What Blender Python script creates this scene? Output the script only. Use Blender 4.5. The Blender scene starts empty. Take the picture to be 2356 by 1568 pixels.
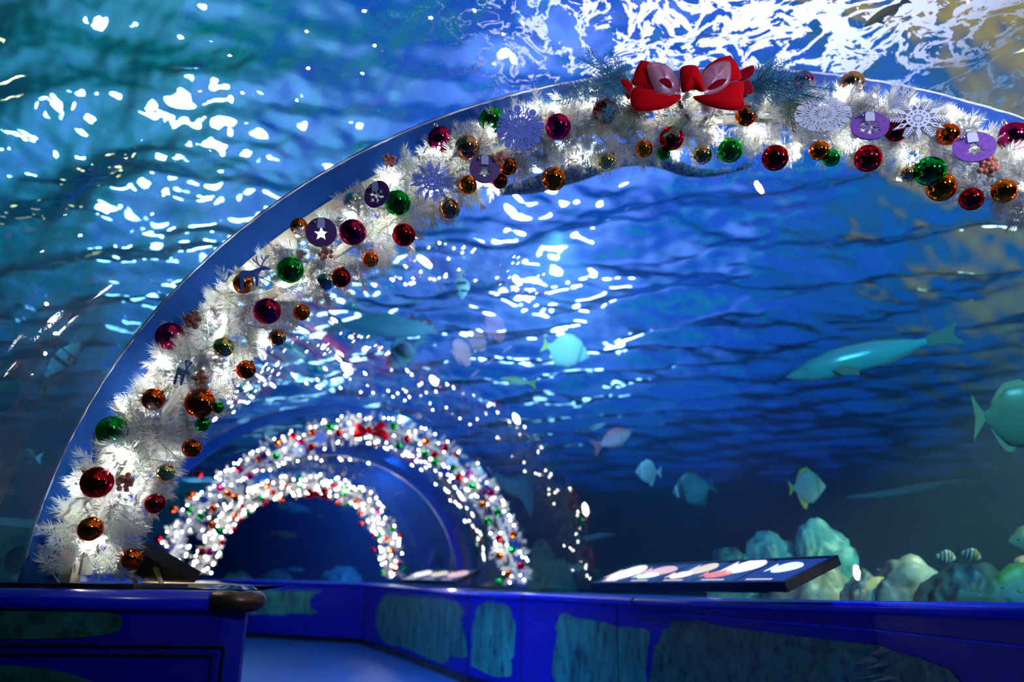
import bpy, bmesh, math, random
from mathutils import Vector, Matrix, noise as mnoise
R = random.Random(7)
C = bpy.context.scene.collection
S = bpy.context.scene
PI = math.pi
CAMH = 0.83          # camera height above the tunnel floor
F = 1700.0           # focal length in pixels of the 2356 px frame
PITCH = math.atan(.3288)
ROLL = .016

# ------------------------------------------------------------------ camera
cam = bpy.data.cameras.new('camera'); co = bpy.data.objects.new('camera', cam); C.objects.link(co)
cam.sensor_width = 36; cam.lens = F*36/2356
co.matrix_world = Matrix.Translation((0, 0, CAMH)) @ Matrix.Rotation(PI/2+PITCH, 4, 'X') @ Matrix.Rotation(ROLL, 4, 'Z')
cam.clip_start = .05; cam.clip_end = 200
cam.dof.use_dof = True; cam.dof.focus_distance = 2.28; cam.dof.aperture_fstop = 1.7
S.camera = co
vs = S.view_settings
vs.view_transform = 'Standard'; vs.look = 'None'; vs.gamma = 1; vs.exposure = 0.0; vs.use_curve_mapping = False
cy = S.cycles
cy.caustics_reflective = False; cy.caustics_refractive = False
cy.max_bounces = 6; cy.diffuse_bounces = 2; cy.glossy_bounces = 4; cy.transmission_bounces = 4; cy.transparent_max_bounces = 10
cy.sample_clamp_indirect = 4.0
cy.use_denoising = True; cy.use_light_tree = False

# ------------------------------------------------------------------ node helper
class NT:
    def __init__(s, tree):
        s.t = tree; s.n = tree.nodes; s.l = tree.links; s.n.clear()
    def node(s, kind, ins=None, **kw):
        n = s.n.new(kind)
        for k, v in kw.items(): setattr(n, k, v)
        for k, v in (ins or {}).items():
            if isinstance(v, bpy.types.NodeSocket): s.l.new(v, n.inputs[k])
            else: n.inputs[k].default_value = v
        return n
    def math(s, op, a, b=0.0, c=0.0, clamp=False):
        n = s.node('ShaderNodeMath', {0: a, 1: b, 2: c}, operation=op, use_clamp=clamp); return n.outputs[0]
    def vmath(s, op, a, b=(0, 0, 0)):
        n = s.node('ShaderNodeVectorMath', {0: a, 1: b}, operation=op)
        return n.outputs['Value'] if op in ('DOT_PRODUCT', 'LENGTH', 'DISTANCE') else n.outputs[0]
    def mix(s, fac, a, b):
        n = s.n.new('ShaderNodeMix'); n.data_type = 'RGBA'
        for k, v in ((0, fac), (6, a), (7, b)):
            if isinstance(v, bpy.types.NodeSocket): s.l.new(v, n.inputs[k])
            else: n.inputs[k].default_value = (v if k == 0 else (tuple(v)+(1,))[:4])
        return n.outputs[2]
    def ramp(s, fac, stops, interp='LINEAR'):
        n = s.node('ShaderNodeValToRGB', {0: fac}); cr = n.color_ramp; cr.interpolation = interp
        while len(cr.elements) < len(stops): cr.elements.new(.5)
        for e, (p, c) in zip(cr.elements, stops):
            e.position = p; e.color = (c, c, c, 1) if isinstance(c, (int, float)) else (tuple(c)+(1,))[:4]
        return n.outputs[0]
    def noise(s, vec, scale=5, detail=2, rough=.5, dist=0):
        n = s.node('ShaderNodeTexNoise', {'Scale': scale, 'Detail': detail, 'Roughness': rough, 'Distortion': dist})
        if vec is not None: s.l.new(vec, n.inputs['Vector'])
        return n.outputs[0]
    def mapping(s, vec, scale=(1, 1, 1), rot=(0, 0, 0), loc=(0, 0, 0)):
        return s.node('ShaderNodeMapping', {'Vector': vec, 'Scale': scale, 'Rotation': rot, 'Location': loc}).outputs[0]
    def coord(s, w='Object'):
        return s.node('ShaderNodeTexCoord').outputs[w]
    def out(s, surf=None, vol=None, world=False):
        o = s.node('ShaderNodeOutputWorld' if world else 'ShaderNodeOutputMaterial')
        if surf: s.l.new(surf, o.inputs[0])
        if vol: s.l.new(vol, o.inputs[1])
def newmat(name):
    m = bpy.data.materials.new(name); m.use_nodes = True; return m, NT(m.node_tree)
def pbr(name, col, rough=.5, metal=0., spec=.5, emit=None, estr=0., noise=None, bump=None, coat=0., sheen=0.):
    """principled material; noise=(scale, amount) varies the colour, bump=(scale, strength)"""
    m, t = newmat(name)
    b = t.node('ShaderNodeBsdfPrincipled', {'Roughness': rough, 'Metallic': metal, 'Specular IOR Level': spec, 'Coat Weight': coat, 'Sheen Weight': sheen})
    if noise:
        f = t.noise(t.coord(), noise[0], 4, .6)
        c2 = noise[2] if len(noise) > 2 else tuple(x*(1-noise[1]) for x in col)
        cc = t.mix(t.ramp(f, [(.35, 0.), (.65, 1.)]), col, c2)
        t.l.new(cc, b.inputs['Base Color'])
    else: b.inputs['Base Color'].default_value = (*col, 1)
    if bump:
        bn = t.node('ShaderNodeBump', {'Strength': bump[1], 'Distance': .01, 'Height': t.noise(t.coord(), bump[0], 3, .6)})
        t.l.new(bn.outputs[0], b.inputs['Normal'])
    if emit:
        b.inputs['Emission Color'].default_value = (*emit, 1); b.inputs['Emission Strength'].default_value = estr
    t.out(b.outputs[0]); return m

# ------------------------------------------------------------------ world: the hall over the open tank, dim blue with bright spots added for the water glints
W = bpy.data.worlds.new('hall'); S.world = W; W.use_nodes = True
t = NT(W.node_tree)
d = t.coord('Generated')
def dirv(az, el):
    a, e = math.radians(az), math.radians(el)
    return (math.sin(a)*math.cos(e), math.cos(a)*math.cos(e), math.sin(e))
sx = t.node('ShaderNodeSeparateXYZ', {0: d})
az = t.math('MULTIPLY', t.math('ARCTAN2', sx.outputs[0], sx.outputs[1]), 180/PI)
azn = t.math('ADD', t.math('DIVIDE', az, 120.), .5)       # -60..60 -> 0..1
base = t.ramp(azn, [(.0, (.0, .04, .05)), (.15, (.0, .11, .12)), (.25, (.0, .27, .28)), (.34, (.0, .18, .38)), (.43, (.0, .10, .54)), (.55, (.004, .10, .68)),
                    (.64, (.02, .11, .66)), (.72, (.003, .12, .46)), (.765, (.02, .12, .28)), (.80, (.30, .20, .14)), (.86, (.50, .30, .08))])  # brown end stands in for the warm light rays at right
nz = t.noise(t.mapping(d, (3, 3, 9)), 2.2, 4, .6)
base = t.mix(t.math('MULTIPLY', t.ramp(nz, [(.52, 0.), (.72, 1.)]), .55), base, (.0, .40, .38))
nz2 = t.noise(t.mapping(d, (2, 2, 6), loc=(3, 1, 4)), 3.2, 4, .6)
base = t.mix(t.ramp(nz2, [(.55, 0.), (.78, .6)]), base, (.002, .03, .16))
em = t.node('ShaderNodeBackground', {'Color': base, 'Strength': 1.2}).outputs[0]
for a_, e_, w_, st, col in ((-27, 47, 1.7, 36, (.93, .96, 1)), (-17.5, 43, 2.2, 20, (.85, .92, 1)), (3.6, 44, 1.7, 30, (.95, .97, 1)),
                       (-44, 50, 1.2, 12, (1, .5, .2)), (43, 49, 2, 12, (1, .85, .6))):
    dt = t.vmath('DOT_PRODUCT', d, dirv(a_, e_))
    c0 = math.cos(math.radians(w_)); c1 = math.cos(math.radians(w_*.45))
    f = t.math('DIVIDE', t.math('SUBTRACT', dt, c0), c1-c0, clamp=True)
    f = t.math('MULTIPLY', f, st)
    b2 = t.node('ShaderNodeBackground', {'Color': (*col, 1), 'Strength': f}).outputs[0]
    em = t.node('ShaderNodeAddShader', {0: em, 1: b2}).outputs[0]
    if st > 15:                                    # wide halo added round each spot, standing in for white haze
        c2 = math.cos(math.radians(11)); f = t.math('DIVIDE', t.math('SUBTRACT', dt, c2), 1-c2, clamp=True)
        b3 = t.node('ShaderNodeBackground', {'Color': (.35, .45, 1, 1), 'Strength': t.math('MULTIPLY', t.math('MULTIPLY', f, f), .35 if a_ < -20 else .8)}).outputs[0]
        em = t.node('ShaderNodeAddShader', {0: em, 1: b3}).outputs[0]
t.out(em, world=True)

# ------------------------------------------------------------------ lamps
def lamp(name, kind, loc, energy, col, aim=None, **kw):
    l = bpy.data.lights.new(name, kind); l.energy = energy; l.color = col
    for k, v in kw.items(): setattr(l, k, v)
    o = bpy.data.objects.new(name, l); C.objects.link(o); o.location = loc
    if aim: o.rotation_euler = (Vector(aim)-Vector(loc)).to_track_quat('-Z', 'Y').to_euler()
    return o
lamp('tank_fill', 'SPOT', (3.6, 1.6, 3.1), 520, (.25, .85, .90), (3.6, 9, .6), spot_size=2.4, spot_blend=1, shadow_soft_size=.1)  # this and its namesakes: spots added under the surface to light fish and water
lamp('tank_fill', 'SPOT', (-3.2, 1.2, 3.1), 550, (.15, .75, .9), (-4.0, 8, 1), spot_size=2.4, spot_blend=1, shadow_soft_size=.1)
lamp('tank_fill', 'SPOT', (-2, 12.5, 2.8), 700, (.08, .25, 1), (-3, 17, 0), spot_size=2.6, spot_blend=1, shadow_soft_size=.1)
lamp('warm_tank_lamp', 'SPOT', (4.4, 3.4, 3.15), 3000, (1, .62, .25), (2.9, 5.2, .9), spot_size=.62, spot_blend=.8, shadow_soft_size=.05)
lamp('tank_fill', 'SPOT', (.3, 4.6, 3.15), 420, (.35, .7, 1), (.4, 8.2, 1.6), spot_size=2.3, spot_blend=1, shadow_soft_size=.06)
lamp('tunnel_fill', 'SPOT', (1.5, -1.2, 2.45), 170, (.50, .60, 1), (.4, 2.3, 2.1), spot_size=1.3, spot_blend=1, shadow_soft_size=.12)  # added behind the camera to light bow and plaques from the front
lamp('tunnel_fill', 'SPOT', (1.9, 1.3, 2.30), 38, (.66, .70, 1), (1.35, 2.2, 2.45), spot_size=2.2, spot_blend=1, shadow_soft_size=.10)  # added close under the vault to raise lavender haze on the acrylic
lamp('walkway_lamp', 'SPOT', (-1.2, 4.5, 2.2), 160, (.10, .28, 1), (-1.6, 6.5, 0), spot_size=2.2, spot_blend=1, shadow_soft_size=.05)

lamp('ledge_fill', 'SPOT', (1.2, 2.6, 2.4), 70, (.06, .12, 1), (1.15, 3.2, .7), spot_size=1.7, spot_blend=1, shadow_soft_size=.06)  # added to give the right rail and fascia a blue highlight
lamp('foam_fill', 'SPOT', (1.0, 3.2, 6.5), 1200, (1, .78, 1), (.9, 2.3, 2.9), spot_size=.9, spot_blend=1, shadow_soft_size=.2)  # added above the water to light the foam through

# ------------------------------------------------------------------ geometry helpers
def tag(o, label=None, cat=None, group=None, kind=None):
    if label: o['label'] = label
    if cat: o['category'] = cat
    if group: o['group'] = group
    if kind: o['kind'] = kind
    return o
def obj(name, verts, faces, m, parent=None, smooth=False, mi=None, loc=None):
    me = bpy.data.meshes.new(name); me.from_pydata([tuple(v) for v in verts], [], faces)
    for mm in (m if isinstance(m, (list, tuple)) else [m]): me.materials.append(mm)
    if smooth: me.polygons.foreach_set('use_smooth', [True]*len(me.polygons))
    if mi: me.polygons.foreach_set('material_index', mi)
    me.update()
    o = bpy.data.objects.new(name, me); C.objects.link(o)
    if loc is not None: o.location = loc
    if parent: o.parent = parent
    return o
def empty(name, loc, rot=None):
    o = bpy.data.objects.new(name, None); C.objects.link(o); o.location = loc; o.empty_display_size = .05
    if rot is not None: o.rotation_euler = rot
    return o
def link_copy(o, parent=None):
    c = o.copy(); C.objects.link(c)
    if parent: c.parent = parent
    for ch in [x for x in o.children]: link_copy(ch, c)
    return c
class MB:
    def __init__(s): s.v = []; s.f = []; s.mi = []; s.cur = 0
    def add(s, vs, fs):
        n = len(s.v); s.v += [Vector(v) for v in vs]; s.f += [tuple(i+n for i in f) for f in fs]; s.mi += [s.cur]*len(fs)
    def box(s, c, d, M=None):
        x, y, z = d[0]/2, d[1]/2, d[2]/2
        vs = [Vector((c[0]+a*x, c[1]+b*y, c[2]+e*z)) for a in (-1, 1) for b in (-1, 1) for e in (-1, 1)]
        if M: vs = [M @ v for v in vs]
        s.add(vs, [(0, 1, 3, 2), (4, 6, 7, 5), (0, 4, 5, 1), (2, 3, 7, 6), (0, 2, 6, 4), (1, 5, 7, 3)])
    def tube(s, pts, r, n=6, cap=True):
        pts = [Vector(p) for p in pts]; rr = r if isinstance(r, (list, tuple)) else [r]*len(pts)
        rings = []; up = Vector((.31, .17, .93)).normalized()
        for i, p in enumerate(pts):
            tn = (pts[min(i+1, len(pts)-1)]-pts[max(i-1, 0)]).normalized()
            a = tn.cross(up)
            if a.length < .1: a = tn.cross(Vector((1, 0, 0)))
            a.normalize(); b = tn.cross(a)
            rings.append([p+(a*math.cos(2*PI*k/n)+b*math.sin(2*PI*k/n))*rr[i] for k in range(n)])
        vs = [v for q in rings for v in q]; fs = []
        for i in range(len(pts)-1):
            for k in range(n): fs.append((i*n+k, i*n+(k+1) % n, (i+1)*n+(k+1) % n, (i+1)*n+k))
        if cap: fs += [tuple(range(n-1, -1, -1)), tuple((len(pts)-1)*n+k for k in range(n))]
        s.add(vs, fs)
    def sphere(s, c, r, u=10, v=6, sc=(1, 1, 1)):
        vs = [Vector((0, 0, 1))]; fs = []
        for i in range(1, v):
            th = PI*i/v
            for k in range(u): vs.append(Vector((math.sin(th)*math.cos(2*PI*k/u), math.sin(th)*math.sin(2*PI*k/u), math.cos(th))))
        vs.append(Vector((0, 0, -1))); L = len(vs)-1
        for k in range(u): fs.append((0, 1+k, 1+(k+1) % u)); fs.append((L, 1+(v-2)*u+(k+1) % u, 1+(v-2)*u+k))
        for i in range(v-2):
            for k in range(u): fs.append((1+i*u+k, 1+(i+1)*u+k, 1+(i+1)*u+(k+1) % u, 1+i*u+(k+1) % u))
        c = Vector(c); s.add([c+Vector((q.x*sc[0], q.y*sc[1], q.z*sc[2]))*r for q in vs], fs)
    def grid(s, rows):   # rows of points
        n = len(rows[0]); vs = [p for r_ in rows for p in r_]
        s.add(vs, [(i*n+j, i*n+j+1, (i+1)*n+j+1, (i+1)*n+j) for i in range(len(rows)-1) for j in range(n-1)])
    def obj(s, name, m, parent=None, smooth=False, loc=None):
        return obj(name, s.v, s.f, m, parent, smooth, s.mi if isinstance(m, (list, tuple)) else None, loc)

# ------------------------------------------------------------------ picture position -> point of the place
def ray(x, y):
    dx, dy = x-1178, y-784; c, s_ = math.cos(ROLL), math.sin(ROLL)
    u = (c*dx+s_*dy)/F; v = -(-s_*dx+c*dy)/F
    return Vector((u, math.cos(PITCH)-v*math.sin(PITCH), math.sin(PITCH)+v*math.cos(PITCH)))
def at(x, y, Y):
    r_ = ray(x, y); return Vector((0, 0, CAMH))+r_*(Y/r_.y)

# tunnel course: centre X, Y, half width a, height b above the ledge, yaw
LEDGE = .80
SECT = [(1.6, -2.4, 2.22, 1.83, .2), (.81, 2.26, 2.22, 1.83, .0), (-1.62, 7.3, 1.88, 1.72, .3), (-3.1, 11.4, 1.78, 1.66, .4), (-6.6, 13.2, 1.78, 1.66, 1.2)]
def catmull(ps, u):
    i = min(int(u), len(ps)-2); f = u-i
    p0 = ps[max(i-1, 0)]; p1 = ps[i]; p2 = ps[i+1]; p3 = ps[min(i+2, len(ps)-1)]
    return [.5*((2*b)+(-a+c)*f+(2*a-5*b+4*c-d_)*f*f+(-a+3*b-3*c+d_)*f**3) for a, b, c, d_ in zip(p0, p1, p2, p3)]
def vault_pt(u, th, off=0.):
    cx, cyy, a, b, yaw = catmull(SECT, u)
    e = 1.0
    c_, s_ = math.cos(th), math.sin(th)
    x = (a+off)*abs(c_)**e*(1 if c_ > 0 else -1); z = (b+off)*abs(s_)**e
    return Vector((cx+x*math.cos(yaw), cyy+x*math.sin(yaw), LEDGE+z))
TOP = 3.2     # water level

# ---- water surface, seen from below
import numpy as np
m_water, t = newmat('rippled_water')
refr = t.node('ShaderNodeBsdfRefraction', {'IOR': 1.33, 'Roughness': .0, 'Color': (.9, .97, 1, 1)}).outputs[0]
glo = t.node('ShaderNodeBsdfGlossy', {'Roughness': .02, 'Color': (.8, .95, 1, 1)}).outputs[0]
fr = t.node('ShaderNodeFresnel', {'IOR': 1.45}).outputs[0]
fr = t.ramp(fr, [(.04, .02), (.12, .15), (.32, .85), (.5, 1.)])
sh = t.node('ShaderNodeMixShader', {0: fr, 1: refr, 2: glo}).outputs[0]
oc = t.coord()
foam = t.noise(t.mapping(oc, (1, 1, 1)), 6, 5, .62, .8)
reg = t.node('ShaderNodeSeparateXYZ', {0: oc})
dist = t.vmath('DISTANCE', oc, (1.25, 2.3, TOP))
reg = t.math('SUBTRACT', 1.0, t.math('DIVIDE', dist, 1.9), clamp=True)
fo = t.math('ABSOLUTE', t.math('SUBTRACT', foam, .5))
fo = t.math('LESS_THAN', fo, t.math('MULTIPLY', t.math('POWER', reg, 1.5), .10))
dfo = t.node('ShaderNodeBsdfTranslucent', {0: (.8, .85, 1, 1)}).outputs[0]
dfo = t.node('ShaderNodeAddShader', {0: dfo, 1: t.node('ShaderNodeBsdfDiffuse', {0: (.5, .55, .9, 1)}).outputs[0]}).outputs[0]  # froth; its lavender also stands in for the haze at upper right
sh = t.node('ShaderNodeMixShader', {0: t.math('MULTIPLY', fo, .75), 1: sh, 2: dfo}).outputs[0]
t.out(sh)
def water_mesh():
    g = np.random.default_rng(5)
    azs = np.concatenate([np.linspace(-52, 52, 560), np.linspace(53, 307, 90)])*PI/180
    rs = np.geomspace(.35, 30, 430)
    A, Rr = np.meshgrid(azs, rs)
    X = np.sin(A)*Rr; Y = np.cos(A)*Rr+.2
    Z = np.zeros_like(X)
    for i in range(110):
        lam = math.exp(g.uniform(math.log(.06), math.log(1.3)))
        th = g.normal(1.25, .55)                       # travel direction, mostly towards the camera
        k = 2*PI/lam; amp = .0088*lam*(.5+.5*min(1, lam/.3))*g.uniform(.4, 1.2)
        ph = g.uniform(0, 2*PI)
        fade = 1/(1+(Rr*.010/lam)**3)                  # waves too small for the mesh this far off
        u = math.cos(th)*X+math.sin(th)*Y
        w = X*math.sin(th)-Y*math.cos(th)
        Z += amp*fade*np.sin(k*u+ph+.9*np.sin(w*k*.23+ph*3))
    n, m = X.shape
    V = np.stack([X, Y, Z+TOP], -1).reshape(-1, 3)
    i, j = np.meshgrid(np.arange(n-1), np.arange(m), indexing='ij'); j2 = (j+1) % m
    Fq = np.stack([i*m+j, (i+1)*m+j, (i+1)*m+j2, i*m+j2], -1).reshape(-1, 4)
    me = bpy.data.meshes.new('water_surface')
    me.vertices.add(len(V)); me.vertices.foreach_set('co', V.ravel())
    me.loops.add(Fq.size); me.loops.foreach_set('vertex_index', Fq.ravel())
    me.polygons.add(len(Fq)); me.polygons.foreach_set('loop_start', np.arange(0, Fq.size, 4)); me.polygons.foreach_set('loop_total', np.full(len(Fq), 4))
    me.polygons.foreach_set('use_smooth', np.ones(len(Fq), bool)); me.update(calc_edges=True)
    me.materials.append(m_water)
    o = bpy.data.objects.new('water_surface', me); C.objects.link(o); o['kind'] = 'structure'
water_mesh()

# ---- tank walls far off in the water
m_tank, t = newmat('tank_wall')
oc = t.coord()
f = t.noise(t.mapping(oc, (1, 1, .5)), .8, 4, .6)
b = t.node('ShaderNodeBsdfDiffuse', {'Color': t.mix(f, (.01, .16, .20), (.03, .24, .24))})
t.out(b.outputs[0])
def wall(name, pts, z0, z1, m):
    o = obj(name, [(x, y, z) for x, y in pts for z in (z0, z1)], [(2*i, 2*i+1, 2*i+3, 2*i+2) for i in range(len(pts)-1)], m); o['kind'] = 'structure'; return o
wall('wall_back', [(-16, 12), (-13, 17), (-6, 20), (3, 19.5), (9, 16), (12.5, 11)], -.6, TOP, m_tank)
wall('wall_left', [(-9, -5), (-12, 2), (-16, 12)], -.6, TOP, m_tank)
wall('wall_right', [(12.5, 11), (11, 4), (9, -5)], -.6, TOP, m_tank)
wall('wall_front', [(9, -5), (-9, -5)], -.6, TOP, m_tank)
m_sand = pbr('tank_sand', (.10, .22, .24), .95, noise=(3, .5))
_fl = [vault_pt(4*i/24, 0, .05) for i in range(25)]; _fr = [vault_pt(4*i/24, PI, .05) for i in range(25)]
mb = MB(); mb.grid([[Vector((p.x, p.y, .3)) for p in _fl], [Vector((20, p.y*1.6, .3)) for p in _fl]]); mb.grid([[Vector((p.x, p.y, .3)) for p in _fr], [Vector((-22, p.y*1.2, .3)) for p in _fr]])
mb.add([(_fl[-1].x, _fl[-1].y, .3), (20, _fl[-1].y*1.6, .3), (20, 26, .3), (-22, 26, .3), (-22, _fr[-1].y*1.2, .3), (_fr[-1].x, _fr[-1].y, .3)], [(0, 1, 2, 3, 4, 5)])
mb.obj('floor_tank', m_sand)['kind'] = 'structure'

# ---- acrylic vault
m_acr, t = newmat('scratched_acrylic')
oc = t.coord()
tr = t.node('ShaderNodeBsdfTransparent', {0: (.98, 1, 1, 1)}).outputs[0]
gl = t.node('ShaderNodeBsdfGlossy', {'Roughness': .012, 'Color': (1, 1, 1, 1)}).outputs[0]
fr = t.node('ShaderNodeFresnel', {'IOR': 1.45}).outputs[0]
sh = t.node('ShaderNodeMixShader', {0: t.math('MULTIPLY', fr, 1.25, clamp=True), 1: tr, 2: gl}).outputs[0]
df = t.node('ShaderNodeBsdfDiffuse', {'Color': (.8, .9, 1, 1)}).outputs[0]
haz = .02
sh = t.node('ShaderNodeMixShader', {0: haz, 1: sh, 2: df}).outputs[0]
t.out(sh)
def vault(name, u0, u1, nu):
    mb = MB(); mb.grid([[vault_pt(u0+(u1-u0)*i/nu, PI*j/64) for j in range(65)] for i in range(nu+1)])
    o = mb.obj(name, m_acr, smooth=True); o['kind'] = 'structure'; return o
_w1 = vault('window_1', 0, 1, 10)
def scratch_marks():
    g = random.Random(21); mb = MB()
    for k in range(230):
        u = g.uniform(.62, .97); th = g.uniform(1.35, 2.85); L = g.uniform(.02, .14)*(.5 if k % 3 else 1); a = g.uniform(0, PI); cv = g.uniform(-3, 3); w = g.uniform(.0002, .00045)
        n = 7; row = []
        for i in range(n):
            s_ = (i/(n-1)-.5)*L; q = a+cv*s_
            row.append(vault_pt(u+s_*math.cos(q)*.22, th+s_*math.sin(q)*.5, -.004))
        r2 = [p+Vector((w*math.sin(a), w*math.cos(a), w*.5)) for p in row]
        mb.grid([row, r2])
    m, t = newmat('scratch'); t.out(t.node('ShaderNodeBsdfDiffuse', {0: (.85, .92, 1, 1)}).outputs[0])
    o = mb.obj('scratch_marks', m, _w1); o['kind'] = 'stuff'
scratch_marks()
vault('window_2', 1, 2, 16); vault('window_3', 2, 3, 10); vault('window_4', 3, 4, 10)

SCAT = True
# ---- the water itself: a body of water around the vault
def water_body():
    m, t = newmat('tank_water')
    ab = t.node('ShaderNodeVolumeAbsorption', {'Color': (.02, .62, .86, 1), 'Density': .40}).outputs[0]
    if SCAT:
        sc_ = t.node('ShaderNodeVolumeScatter', {'Color': (.38, .66, 1, 1), 'Density': .06, 'Anisotropy': 0.}).outputs[0]
        ab = t.node('ShaderNodeAddShader', {0: ab, 1: sc_}).outputs[0]
    t.out(t.node('ShaderNodeBsdfTransparent').outputs[0], vol=ab)
    mb = MB(); mb.box((0, 8, 1.7), (60, 50, 3.4))
    fs = mb.f; mb.f = [f for f in fs]
    o_f = len(mb.f)
    NU, NV = 40, 32
    rows = [[vault_pt(.001+3.99*i/NU, PI*j/NV, .015) for j in range(NV+1)] for i in range(NU+1)]
    for r_ in rows:                      # close the section downwards to below the tank floor
        r_.insert(0, Vector((r_[0].x, r_[0].y, .05))); r_.append(Vector((r_[-1].x, r_[-1].y, .05)))
    n = NV+3; base = len(mb.v)
    mb.v += [v for r_ in rows for v in r_]
    for i in range(NU):
        for j in range(n): a, b = base+i*n+j, base+i*n+(j+1) % n; mb.f.append((a, a+n, b+n, b))
    mb.f.append(tuple(base+j for j in range(n))); mb.f.append(tuple(base+NU*n+j for j in range(n-1, -1, -1)))
    o = obj('water_body', mb.v, mb.f, m)
    bm = bmesh.new(); bm.from_mesh(o.data)
    bmesh.ops.recalc_face_normals(bm, faces=bm.faces)
    # the cavity has to face inwards
    cav = [f for f in bm.faces if f.index >= o_f]
    f0 = max((f for f in cav if len(f.verts) == 4), key=lambda f: f.calc_center_median().z)
    if f0.normal.z > 0: bmesh.ops.reverse_faces(bm, faces=cav)
    fb = [f for f in bm.faces if f.index < o_f]
    if max(fb, key=lambda f: f.calc_center_median().z).normal.z < 0: bmesh.ops.reverse_faces(bm, faces=fb)
    bm.to_mesh(o.data); bm.free()
    o['kind'] = 'structure'
water_body()

# ------------------------------------------------------------------ tunnel floor, ledges, joints of the vault
m_blue = pbr('blue_painted_board', (.008, .016, .62), .5, spec=.25, noise=(1.3, .25))
m_rail = pbr('blue_rail', (.008, .02, .95), .22, spec=.8)
m_ledge = pbr('blue_ledge_top', (.05, .10, .55), .30, spec=.6)
m_black = pbr('black_plastic', (.008, .009, .012), .35)
m_copper_tape = pbr('dark_copper_tape', (.16, .09, .06), .35, metal=.7)
m_floor, t = newmat('blue_vinyl_floor')
oc = t.coord()
f = t.noise(t.mapping(oc, (.6, 2.2, 1), (0, 0, .3)), 1.6, 3, .6)
b = t.node('ShaderNodeBsdfPrincipled', {'Base Color': t.mix(f, (.004, .08, .50), (.006, .17, .68)), 'Roughness': .35, 'Specular IOR Level': .3})
t.out(b.outputs[0])
obj('floor', [(-9, -4, 0), (5, -4, 0), (5, 16, 0), (-9, 16, 0)], [(0, 1, 2, 3)], m_floor)['kind'] = 'structure'
def coral_mat(name, ca, cb, cc, sc, st=(1, 1, 1)):
    m, t = newmat(name); oc = t.coord()
    n1 = t.noise(t.mapping(oc, st), sc, 5, .68, .5); n2 = t.noise(t.mapping(oc, st, loc=(3, 5, 2)), sc*2.3, 4, .65)
    c = t.mix(t.ramp(n1, [(.36, 0.), (.62, 1.)]), ca, cb)
    c = t.mix(t.ramp(n2, [(.5, 0.), (.68, 1.)]), c, cc)
    b = t.node('ShaderNodeBsdfPrincipled', {'Base Color': c, 'Roughness': .45}); t.out(b.outputs[0]); return m
m_print = coral_mat('coral_print', (.012, .16, .17), (.05, .42, .38), (.005, .03, .07), 7, (1, 1, .35))
m_print2 = coral_mat('dark_coral_print', (.01, .10, .08), (.04, .26, .20), (.002, .012, .05), 9)

# right counter: front line given by rail position and distance
RC = [at(2760, 1384, 1.75), at(2356, 1378, 2.15), at(1990, 1376, 3.0), at(1556, 1372, 4.4), at(1330, 1366, 5.4), at(1200, 1361, 6.2), at(1075, 1358, 7.0), at(940, 1348, 9.0), at(835, 1340, 11.2), at(560, 1331, 12.2), at(380, 1328, 12.4)]
for p in RC: p.z -= .012
def counter(name, line, side, m_face, kindname):
    """fascia under a rounded rail; side=+1: the ledge lies to the right of the line"""
    n = len(line); nr = []
    for i in range(n):
        d_ = (line[min(i+1, n-1)]-line[max(i-1, 0)]); d_.z = 0; d_.normalize()
        nr.append(Vector((d_.y, -d_.x, 0))*side)
    return nr
nr = counter('', RC, 1, None, '')
root = tag(empty('ledge_counter', (RC[3].x, RC[3].y, 0)), 'long blue boxed ledge with coral prints along the right of the walkway', 'counter')
def child(mb, name, m, par, smooth=False):
    for i, v in enumerate(mb.v): mb.v[i] = v-par.location
    return mb.obj(name, m, par, smooth)
mb = MB(); mb.grid([[p+nn*.03-Vector((0, 0, .03)) for p, nn in zip(RC, nr)], [Vector((p.x+nn.x*.03, p.y+nn.y*.03, .0)) for p, nn in zip(RC, nr)]])
child(mb, 'fascia', m_blue, root)
mb = MB(); mb.tube([p+nn*.02-Vector((0, 0, .02)) for p, nn in zip(RC, nr)], .024, 12); child(mb, 'rail', m_rail, root, True)
mb = MB(); mb.grid([[p+nn*.02+Vector((0, 0, .002)) for p, nn in zip(RC, nr)], [Vector((p.x+nn.x*1.5, p.y+nn.y*1.5, p.z)) for p, nn in zip(RC, nr)]])
child(mb, 'ledge_top', m_ledge, root)
mb = MB(); mb.grid([[Vector((p.x+nn.x*.02, p.y+nn.y*.02, .07)) for p, nn in zip(RC, nr)], [Vector((p.x+nn.x*.02, p.y+nn.y*.02, 0)) for p, nn in zip(RC, nr)]])
child(mb, 'kick_strip', m_black, root)
def on_line(s_, h, off=0.):
    """point on the right fascia: s_ = running index along RC, h = height above the floor"""
    i = min(int(s_), len(RC)-2); f = s_-i; p = RC[i].lerp(RC[i+1], f); nn = nr[i].lerp(nr[i+1], f)
    return Vector((p.x+nn.x*(.03-off), p.y+nn.y*(.03-off), h))
for h in (.685,):
    mb = MB(); mb.tube([on_line(i*.25, h, .002) for i in range(0, 37)], .006, 6); child(mb, 'groove_strip', m_rail, root)
for s_ in (3.6, 5.05, 6.0, 8.0):
    mb = MB(); mb.tube([on_line(s_, .0, .001), on_line(s_, .76, .001)], .009 if s_ in (6., 8.) else .005, 6); child(mb, 'panel_joint', m_black, root)
for s_ in (3.4, 5.0, 6.0):
    mb = MB(); p = on_line(s_, .78); q = on_line(s_+.012, .78); dd = (q-p).normalized()
    p0 = RC[int(s_)].lerp(RC[min(int(s_)+1, 9)], s_-int(s_))+nr[int(s_)]*.02-Vector((0, 0, .02)); mb.tube([p0-dd*.008, p0+dd*.008], .0265, 12); child(mb, 'rail_joint', m_black, root, True)
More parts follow.
